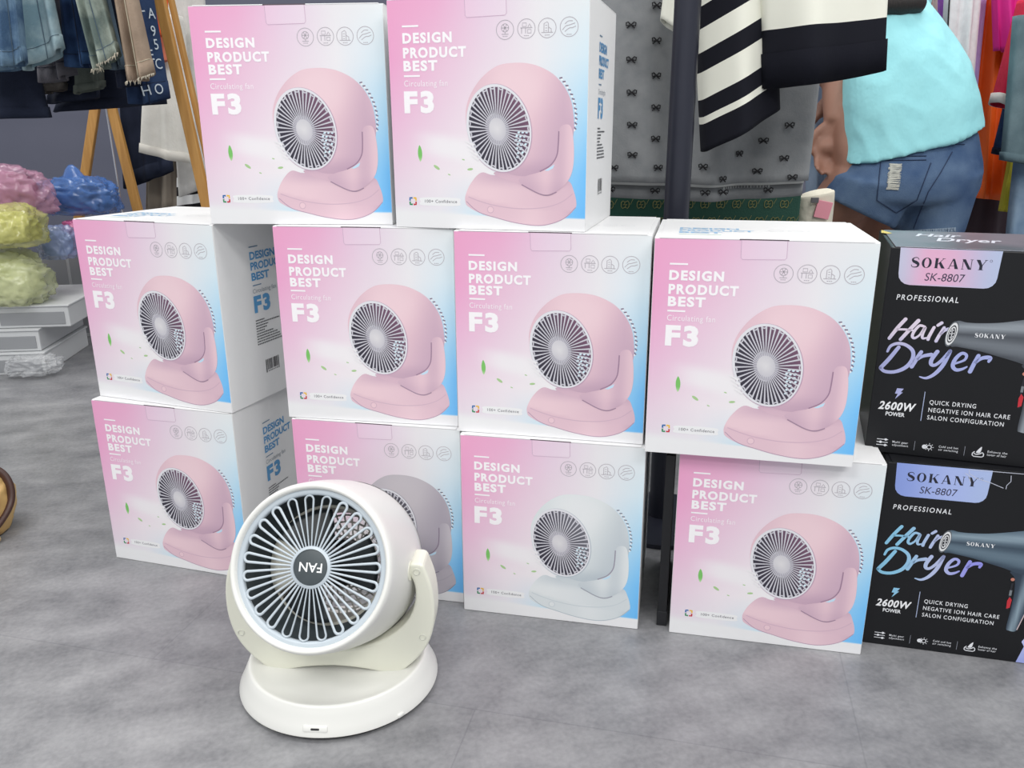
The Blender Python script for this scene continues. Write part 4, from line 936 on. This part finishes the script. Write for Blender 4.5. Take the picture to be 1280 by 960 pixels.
bag('lower pale yellow-green plastic bag resting on the trays at the left edge', 12, 350, 2.42, 44, 35, .09, (222, 228, 176), (212, 218, 152), 11, .5, zb=.206)
bag('clear bag of raspberry pink clothes on top of the heap at left', -4, 244, 2.62, 62, 32, .08, (206, 150, 180), (160, 76, 112), 17, .5, tail=(74, 262))
bag('royal blue plastic bag with a peak, left of the wooden leg', 98, 248, 2.80, 44, 25, .08, (58, 112, 196), (62, 84, 120), 23, .6, tail=(88, 206))
bag('small pale blue film bag between the yellow bags and the pink carton corner', 72, 306, 2.58, 20, 22, .05, (140, 160, 206), (128, 148, 190), 29, .5)
bag('magenta film bag half hidden behind the left carton of the middle tier', 100, 300, 2.70, 18, 24, .04, (214, 84, 150), (176, 62, 120), 31, .55)
# trays
TRAY = mat('pale_grey_board', (206, 208, 210), .5); TRIN = mat('grey_insert', (150, 152, 156), .6)
def tray(label, px0, px1, py, Y, dx, dep, hgt, z, yaw=.12, wrap=False):
    c = at((px0 + px1) / 2, py, Y); wd = (px1 - px0) * Y / F_PX
    t = empty('display_tray', (c.x, Y, z), yaw); tag(t, label, 'tray', 'pale grey packing trays stacked on the floor at left')
    m = MB(); m.box((0, dep / 2, hgt * .5), (wd, dep, hgt), bevel=.003); m.build('tray_body', TRAY, t)
    m = MB()
    for q in (-.25, .25): m.box((q * wd, -.001, hgt * .45), (wd * .44, .004, hgt * .6), bevel=.001)
    m.build('front_insert', TRIN, t)
    m = MB(); m.box((0, dep / 2, hgt + .003), (wd + .008, dep + .008, .006), bevel=.002); m.build('rim', TRAY, t)
    if wrap:
        m = MB(); V, Fc = blob((wd * .42, -.01, hgt * .5), (wd * .20, .05, hgt * .50), 41, .2, .12); m.add(V, Fc); m.build('clear_wrap', film('clear_wrap', (226, 228, 232), .35), t, True)
    return t
Yt = 2.34
tray('lowest pale grey tray on the floor at left in crumpled clear wrap', -95, 52, 440, Yt, 0, .34, .061, .0, wrap=True)
tray('second pale grey tray from the floor in the left stack', -95, 50, 440, Yt + .01, 0, .34, .061, .068)
tray('third pale grey tray, under the pale yellow-green bag', -95, 84, 400, Yt + .03, 0, .34, .061, .136)
tray('square pale grey carton standing behind the trays next to the pink carton', 58, 118, 350, 2.80, 0, .12, .26, .107, yaw=.3)
tray('low grey tray on the floor behind the wrapped one', 40, 130, 410, 2.80, 0, .14, .098, .0, yaw=.3)
# tan bag at the left edge
tb = empty('tan_bag', on_floor(-30, 668)); tag(tb, 'tan bag with dark brown leather trim on the floor at the left edge', 'bag')
m = MB(); V, Fc = blob((0, 0, .055), (.062, .075, .072), 51, .1, .03); m.add(V, Fc); m.build('bag_body', mat('tan_leather', (216, 182, 122), .5, col2=(190, 150, 94), noise_amt=.2, noise_scale=14), tb, True)
m = MB(); m.tube(spline([(.034, -.060, .010), (.056, -.034, .025), (.067, .006, .055), (.063, .022, .090), (.042, .024, .116), (0, .008, .128), (-.05, -.01, .126)], False, 5), .0085, 10, ell=.7); m.build('leather_trim', mat('brown_leather', (66, 40, 34), .45), tb, True)
m = MB(); m.tube([(.02, -.074, .006), (.05, -.06, .008), (.06, -.03, .008)], .006, 8); m.build('sole_edge', mat('pale_edge', (206, 186, 140), .5), tb, True)

# ------------------------------------------------------------------ the person bending down, and the clothes at right
def solid(mb, name, m_, parent, vox=.007, smooth_it=6, inv=None):
    """fuses the collected volumes into one continuous surface"""
    o = mb.build(name, m_, None)
    r = o.modifiers.new('r', 'REMESH'); r.mode = 'VOXEL'; r.voxel_size = vox; r.use_smooth_shade = True
    c = o.modifiers.new('s', 'SMOOTH'); c.factor = .5; c.iterations = smooth_it
    dg = bpy.context.evaluated_depsgraph_get(); dg.update(); me = bpy.data.meshes.new_from_object(o.evaluated_get(dg), depsgraph=dg); me.name = name
    o.modifiers.clear(); o.data = me
    if inv: me.transform(inv)
    o.parent = parent
    return o
def limb(m, pts, rads, n=14, ell=1.0):
    P = spline([tuple(p) for p in pts], False, 4); R = spline([(r,) for r in rads], False, 4)
    m.tube(P, [q[0] for q in R], n, ell=ell)
    for e, q in ((0, 0), (-1, -1)): ball(m, P[e], R[q][0] * .98)
def ball(m, c, r, n=12, sc=(1, 1, 1)):
    m.lathe([(max(.0001, r * math.sin(PI * i / n)), -r * math.cos(PI * i / n)) for i in range(n + 1)], 18, T=Matrix.Translation(c) @ Matrix.Diagonal((*sc, 1)))
def loft(m, rings, n=36):
    """rings: (centre, half-width vector, half-depth vector); closed ends"""
    V = []
    for c, a, b in rings:
        for j in range(n):
            t = 2 * PI * j / n; V.append(Vector(c) + Vector(a) * math.copysign(abs(math.cos(t)) ** .85, math.cos(t)) + Vector(b) * math.copysign(abs(math.sin(t)) ** .85, math.sin(t)))
    k = len(rings); m.add(V, [(i * n + j, i * n + (j + 1) % n, (i + 1) * n + (j + 1) % n, (i + 1) * n + j) for i in range(k - 1) for j in range(n)] + [tuple(range(n))[::-1], tuple(range((k - 1) * n, k * n))])
def tri_loft(m, rings, n=36):
    R = []
    flat = spline([tuple(c) + tuple(a) + tuple(b) for c, a, b in rings], False, 5)
    loft(m, [(q[0:3], q[3:6], q[6:9]) for q in flat], n)
SKIN = mat('brown_skin', (142, 102, 86), .55, col2=(158, 116, 98), noise_amt=.3, noise_scale=20)
pl = Vector((1.0, 2.27, .60))
per = empty('person', (1.0, 2.25, 0)); tag(per, 'person bending down in a pale aqua T-shirt and ripped denim shorts', 'person'); INVP = Matrix.Translation(-per.location)
up = Vector((-.13, .42, .90)).normalized(); rt = Vector((.955, .05, .17)).normalized(); fw = rt.cross(up).normalized()      # fw: out of the back, towards the viewer
def bp_(u, r, f): return pl + up * u + rt * r + fw * f
hipL, hipR = pl + Vector((-.070, .0, -.05)), pl + Vector((.085, .02, -.02))
kneL, kneR = Vector((.85, 2.44, .33)), Vector((1.07, 2.50, .36)); ankL, ankR = Vector((.875, 2.24, .075)), Vector((1.08, 2.27, .075))
shL, shR = bp_(.43, -.175, .0), bp_(.43, .16, .0)
elL, haL = at(1046, 100, 2.36), at(1040, 146, 2.33)
elR, haR = at(1058, 112, 2.52), at(1026, 138, 2.50)
nk = bp_(.46, -.01, .0); hd = bp_(.60, -.03, -.07)
m = MB()
tri_loft(m, [(bp_(-.08, 0, 0), rt * .12, fw * .08), (bp_(.05, 0, 0), rt * .13, fw * .08), (bp_(.2, 0, -.01), rt * .11, fw * .075), (bp_(.34, 0, -.01), rt * .12, fw * .07), (bp_(.42, 0, -.01), rt * .10, fw * .05)])
limb(m, [bp_(.40, -.01, 0), nk, bp_(.53, -.02, -.04)], [.06, .052, .05]); 
ball(m, hd, .095, sc=(.86, .98, 1.16)); ball(m, hd + fw * -.055 + up * -.05, .055, sc=(1, 1, 1.2))
hx = rt * .0; fc = hd - fw * .088
ball(m, fc + up * -.005, .017, sc=(.8, 1.4, 1.3))                                             # nose
for s_ in (-1, 1): ball(m, hd + rt * .08 * s_ + up * -.005, .028, sc=(.4, .8, 1.2))          # ears
ball(m, fc + up * -.045, .022, sc=(1.3, .6, .5))                                              # lips
limb(m, [shL, (shL + elL) / 2 + Vector((-.01, 0, 0)), elL], [.052, .046, .038]); limb(m, [elL, (elL * .55 + haL * .45), haL], [.037, .033, .023])
limb(m, [shR, (shR + elR) / 2, elR], [.05, .044, .036]); limb(m, [elR, elR * .55 + haR * .45, haR], [.036, .031, .022])
def hand(m, w0, d, side):
    d = d.normalized(); s = Vector((1, 0, 0)) * side; s = (s - d * s.dot(d)).normalized(); q = d.cross(s)
    pal = w0 + d * .045; limb(m, [w0, w0 + d * .03, w0 + d * .08], [.021, .024, .025], ell=.5)
    for i, (off, L) in enumerate(((-.022, .062), (-.008, .072), (.007, .068), (.021, .054))):
        b = w0 + d * .082 + s * off; e1 = b + d * L * .45 + q * .006; e2 = e1 + d * L * .3 + q * .014; e3 = e2 + d * L * .2 + q * .016
        limb(m, [b - d * .02, b, e1, e2, e3], [.009, .0095, .0088, .008, .0068], 10)
    b = w0 + d * .03 + s * -.022; limb(m, [b, b + d * .025 - s * .018, b + d * .05 - s * .024, b + d * .068 - s * .02 + q * .006], [.011, .0105, .0095, .008], 10)
hand(m, haL, Vector((-.12, -.05, -1)), 1); hand(m, haR, Vector((-.6, -.05, -.75)), 1)
for hp, kn, an in ((hipL, kneL, ankL), (hipR, kneR, ankR)):
    limb(m, [hp, hp * .5 + kn * .5 + Vector((0, .01, 0)), kn], [.078, .072, .055]); limb(m, [kn, kn * .6 + an * .4 + Vector((0, -.02, 0)), an], [.056, .055, .036])
    limb(m, [an + Vector((0, -.02, -.035)), an + Vector((0, .06, -.045)), an + Vector((0, .15, -.055))], [.034, .034, .026], ell=.8)
body = solid(m, 'body', SKIN, per, .0055, 5, INVP)
# T-shirt: back seen from behind, hem rising to the right, sleeves
def hem(px, py, Y): return at(px, py, Y)
rg = lambda a, b, d: ((a + b) / 2, (b - a) / 2, Vector((0, d, d * .12)))
wl, wr = at(1050, 204, 2.26), at(1225, 154, 2.26)
m1, m2 = at(1057, 140, 2.29), at(1215, 112, 2.30); m3, m4 = at(1056, 80, 2.34), at(1197, 66, 2.35); m5, m6 = at(1060, 26, 2.40), at(1170, 26, 2.40); m7, m8 = at(1092, -6, 2.44), at(1146, -4, 2.44)
m = MB()
tri_loft(m, [rg(wl, wr, .125), rg(wl.lerp(m1, .4), wr.lerp(m2, .4), .128), rg(m1, m2, .135), rg(m3, m4, .14), rg(m5, m6, .12), rg(m7, m8, .08)], 44)
limb(m, [shL + Vector((.03, -.01, .01)), shL.lerp(elL, .42)], [.082, .068]); limb(m, [shR + Vector((-.03, 0, .01)), shR.lerp(elR, .4)], [.072, .066])
tee = solid(m, 'aqua_t_shirt', mat('aqua_cotton', (146, 212, 220), .8, col2=(158, 222, 228), noise_amt=.3, noise_scale=8, bump=1.0, bump_scale=8, stretch=(1.6, 1, 1.0)), per, .007, 8, INVP)
for v in tee.data.vertices:                           # soft pulled folds running down from the shoulder
    p = v.co; q = Vector((p.x * 9 + p.z * 7, p.y * 3, p.z * 5 - p.x * 5)); v.co = p + v.normal * (.006 * noise.noise(q) + .004 * ridge(q * 1.7 + Vector((3, 1, 7))))
# shorts
DEN = denim('denim_worn_blue', (42, 68, 108), (108, 130, 156), 7, .2)
a0, a1 = at(1058, 192, 2.27), at(1216, 160, 2.27); b0, b1 = at(1046, 222, 2.26), at(1220, 205, 2.26); c0, c1 = at(1040, 240, 2.26), at(1214, 235, 2.26)
m = MB(); tri_loft(m, [rg(a0, a1, .115), rg(a0.lerp(b0, .5), a1.lerp(b1, .5), .13), rg(b0, b1, .14), rg(c0, c1, .135), rg(c0 + Vector((.03, 0, -.02)), c1 + Vector((-.04, 0, -.02)), .11)], 44)
def legt(t0, t1, b0_, b1_, d0, d1): tri_loft(m, [rg(t0, t1, d0), rg(t0.lerp(b0_, .5), t1.lerp(b1_, .5), (d0 + d1) / 2), rg(b0_, b1_, d1)], 32)
legt(at(1044, 215, 2.26), at(1140, 225, 2.26), at(1030, 244, 2.27), at(1112, 282, 2.27), .13, .11)
legt(at(1126, 220, 2.26), at(1218, 205, 2.26), at(1118, 290, 2.27), at(1196, 284, 2.27), .13, .11)
shorts = solid(m, 'denim_shorts', DEN, per, .007, 5, INVP)
bpy.context.view_layer.update()
dg = bpy.context.evaluated_depsgraph_get(); BV = BVHTree.FromObject(shorts, dg); PO = per.location
def on_shorts(px, py, off=.003):
    d = ray(px, py).normalized(); h, n, *_ = BV.ray_cast(EYE - PO, d)
    if h is None: return None
    return h + n * off, n
def seam(m, pts, r=.0011, mi=0, off=.0015):
    P = []
    for i in range(len(pts) - 1):
        for q in range(8):
            t = q / 8; h = on_shorts(pts[i][0] + (pts[i + 1][0] - pts[i][0]) * t, pts[i][1] + (pts[i + 1][1] - pts[i][1]) * t, off)
            if h: P.append(h[0])
    if len(P) > 2: m.tube(P, r, 5, mi)
m = MB()
for q in (0, 5): seam(m, [(1106, 196 + q), (1165, 195 + q)])
seam(m, [(1102, 194), (1096, 250), (1120, 266), (1146, 250), (1166, 197)]); seam(m, [(1062, 203), (1130, 180), (1216, 181)]); seam(m, [(1190, 190), (1176, 215), (1160, 240), (1140, 292)]); 
m.build('seams', mat('navy_thread', (26, 42, 74), .8), shorts)
m = MB(); rn = random.Random(5)
for k in range(60):
    y = 205 + 32 * k / 60; cx = 1119 - (y - 205) * .12; h_ = on_shorts(cx - 5 - rn.uniform(0, 3), y, .002), on_shorts(cx + 6 + rn.uniform(0, 3), y + rn.uniform(-1.5, 1.5), .002)
    if h_[0] and h_[1]: m.tube([h_[0][0], h_[1][0]], .0008, 4)
r_ = m.build('ripped_patch', mat('frayed_white', (196, 196, 188), .9), shorts); r_['label'] = 'pale ripped patch with frayed threads'; r_['kind'] = 'stuff'
m = MB()
for (p, q) in (((1029, 252), (1112, 289)), ((1118, 292), (1195, 287))):
    for k in range(90):
        t = k / 90; h_ = on_shorts(p[0] + (q[0] - p[0]) * t, p[1] + (q[1] - p[1]) * t - 3, .001)
        if h_: m.tube([h_[0], h_[0] + Vector((rn.uniform(-.004, .004), -.002, -rn.uniform(.008, .018)))], .0008, 4)
r_ = m.build('frayed_hem', mat('frayed_pale_blue', (150, 166, 184), .9), shorts); r_['kind'] = 'stuff'
# hair
m = MB()
ball(m, hd + fw * .02 + up * .015, .107, sc=(.9, 1.0, 1.12))
tri_loft(m, [(hd + up * .05 + fw * .03, rt * .085, fw * .08), (hd + fw * .045 - up * .02, rt * .09, fw * .075), (bp_(.50, .0, .06), rt * .085, fw * .05), (at(1120, 2, 2.31), rt * .075, fw * .03), (at(1138, 18, 2.30), rt * .035, fw * .018)], 28)
solid(m, 'hair', mat('black_hair', (22, 18, 18), .45, col2=(40, 32, 30), noise_amt=.2, noise_scale=40, stretch=(8, 8, 1), bump=.4, bump_scale=90), per, .007, 6, INVP)
for an in (ankL, ankR):
    m = MB(); limb(m, [an + Vector((0, -.03, -.062)), an + Vector((0, .06, -.063)), an + Vector((0, .16, -.064))], [.038, .042, .034], ell=.28); solid(m, 'sandal', mat('black_sandal', (30, 30, 32), .5), per, .005, 3, INVP)
# clothes at right
g = 'clothes on the rail at the right'
def top_(name, lb, cat, m_, cs, Y, **kw):
    k = dict(folds=2, amp=.014, n=64, rows=24); k.update(kw); hem_ = k.pop('hem', None); dp = k.pop('dp', .03)
    return hanger(name, lb, cat, m_, cs, dp, Y, g, hem=hem_, **k)
top_('orange_dress', 'long bright orange dress hanging on the right rail behind the person', 'dress', mat('orange_satin', (244, 98, 22), .5, col2=(250, 112, 34), noise_amt=.3, noise_scale=4), [(1236, -60), (1282, -60), (1208, 246), (1268, 252)], 2.62, folds=3, amp=.02, dp=.035)
ow, S, inv = top_('white_shirt', 'white shirt with black piping at the top right beside the aqua shoulder', 'shirt', knit('white_cotton', (224, 222, 224)), [(1186, -80), (1232, -80), (1172, 120), (1212, 130)], 2.52)
m = MB(); m.tube([surf_point(S, .56, j / 24, .003)[0] for j in range(25)], .0022, 6); q = m.build('piping', mat('black_piping', (24, 24, 28), .7), ow, True); q.data.transform(inv)
top_('lavender_top', 'lavender top between the two white shirts on the right rail', 'top', knit('lavender', (188, 160, 214)), [(1204, 0), (1232, 0), (1190, 150), (1216, 158)], 2.60, dp=.02)
top_('white_blouse', 'second white shirt, between the lavender top and the navy one', 'shirt', MATS['white_cotton'], [(1222, 0), (1242, 0), (1200, 180), (1226, 190)], 2.70, dp=.02)
top_('navy_dress', 'navy dress just left of the orange dress', 'dress', knit('navy_jersey', (36, 46, 72)), [(1232, -60), (1252, -60), (1196, 190), (1232, 200)], 2.80, dp=.02)
top_('purple_top', 'purple top at the top edge behind the white shirt', 'top', knit('purple_jersey', (142, 98, 196), (168, 130, 214)), [(1164, -70), (1206, -70), (1158, 60), (1204, 56)], 2.72, folds=3, dp=.02)
top_('cream_blouse', 'cream blouse at the top edge next to the dark hair', 'blouse', knit('cream_jersey', (220, 214, 206)), [(1146, -70), (1172, -70), (1140, 70), (1170, 66)], 2.66, dp=.02)
top_('magenta_blouse', 'magenta blouse hanging in front of the top of the orange dress', 'blouse', mat('magenta_satin', (226, 36, 146), .5), [(1240, -70), (1300, -70), (1250, 62), (1280, 66)], 2.50, folds=3, amp=.016)
top_('lime_scarf', 'yellow-green patterned scarf below the magenta blouse', 'scarf', mat('lime_print', (186, 186, 78), .7, col2=(140, 160, 60), noise_amt=.06, noise_scale=40), [(1262, 20), (1300, 20), (1252, 84), (1290, 88)], 2.556, dp=.006, amp=.004)
o, S, inv = top_('red_knit', 'crimson ribbed sleeve with a cream cuff at the right edge', 'knitwear', mat('crimson_rib', (212, 26, 64), .85, bump=.6, bump_scale=60, stretch=(5, 5, .3)), [(1276, 0), (1312, 10), (1244, 128), (1276, 142)], 2.36, dp=.04, folds=1)
h_ = hem_band(S, .90, 1.0, 'cuff', knit('cream_rib', (222, 212, 206)), o, .005); h_.data.transform(inv); h_['label'] = 'cream cuff'
DG = denim('denim_teal_grey', (84, 104, 112), (110, 130, 136), 12)
top_('grey_denim_skirt', 'teal-grey denim shorts at the right edge, below the crimson sleeve', 'shorts', DG, [(1268, 20), (1330, 20), (1252, 200), (1330, 212)], 2.26, hem=(.94, DG, .003), folds=1.5)
top_('dark_denim_leg', 'dark denim leg just left of the teal-grey denim at right', 'jeans', D3, [(1260, 110), (1300, 110), (1242, 192), (1290, 200)], 2.42, hem=(.9, D7, .002), folds=1, dp=.02)
top_('blue_jeans', 'long blue jeans hanging lowest at the right edge above the dryer box', 'jeans', denim('denim_sky', (98, 124, 152), (136, 158, 180), 10), [(1270, 190), (1330, 190), (1252, 320), (1330, 330)], 2.33, folds=2)
top_('olive_trousers', 'narrow yellow-green trouser leg beside the blue jeans at right', 'trousers', mat('olive_yellow', (176, 168, 50), .8), [(1262, 190), (1280, 190), (1250, 264), (1268, 266)], 2.52, dp=.015, folds=1)
top_('dark_skirt', 'dark plum skirt low behind the orange dress hem', 'skirt', mat('plum_black', (40, 24, 34), .85), [(1200, 236), (1268, 236), (1186, 330), (1262, 330)], 2.72, dp=.03, folds=2)
top_('slate_trousers', 'pale slate blue trousers hanging left of the person behind the shirt hem', 'trousers', denim('slate_cotton', (122, 140, 162), (150, 166, 186), 8), [(1012, -60), (1062, -60), (1010, 262), (1056, 262)], 2.88, folds=2.5, amp=.02)
top_('pink_blouse', 'pale pink blouse edge beside the grey shirt, above the slate trousers', 'blouse', knit('pale_pink', (232, 190, 204)), [(1002, -60), (1024, -60), (1006, 172), (1020, 150)], 2.812, dp=.012, folds=1, amp=.004)
for x0, x1, y, lb in ((.98, 1.75, 2.62, 'steel rail above the orange dress at the right, out of view overhead'),): 
    m = MB(); m.tube([Vector((x0 - .35, 0, 1.27)), Vector((x1, 0, 1.27))], .012, 14); r_ = m.build('steel_rail', MATS['rail_steel'], None, True); r_.location = (0, y, 0); tag(r_, 'steel rail over the coloured clothes at the right', 'rail')
m = MB(); m.tube([Vector((.7, 0, 1.27)), Vector((1.9, 0, 1.27))], .012, 14); r_ = m.build('steel_rail', MATS['rail_steel'], None, True); r_.location = (0, 2.84, 0); tag(r_, 'rear steel rail carrying the slate trousers behind the person', 'rail')
# cream cushion bag beside the shorts
cc = at(1018, 258, 2.0); cb = empty('quilted_bag', (cc.x, 2.0, 0)); tag(cb, 'cream quilted tote bag with a pink and grey patch left of the denim shorts', 'bag')
m = MB(); ht = at(1018, 238, 2.0).z; tri_loft(m, [(Vector((0, 0, .004)), Vector((.036, 0, 0)), Vector((0, .03, 0))), (Vector((0, 0, .05)), Vector((.044, 0, 0)), Vector((0, .038, 0))), (Vector((.002, 0, ht * .6)), Vector((.040, 0, 0)), Vector((0, .036, 0))), (Vector((0, 0, ht - .03)), Vector((.043, 0, .006)), Vector((0, .036, 0))), (Vector((0, 0, ht - .006)), Vector((.036, 0, .008)), Vector((0, .028, 0))), (Vector((0, 0, ht)), Vector((.018, 0, .004)), Vector((0, .012, 0)))], 40); m.build('bag_body', mat('cream_quilt', (214, 208, 192), .85, bump=.4, bump_scale=40), cb, True)
pz = cc.z - .004
m = MB(); m.box((.006, -.042, pz), (.036, .004, .040), R=Matrix.Rotation(.2, 3, 'Y'), bevel=.001); m.build('pink_patch', mat('pink_felt', (226, 150, 164), .85), cb)
m = MB(); m.box((-.016, -.043, pz + .022), (.018, .004, .012), bevel=.001); m.build('grey_patch', mat('grey_felt', (96, 94, 98), .85), cb)
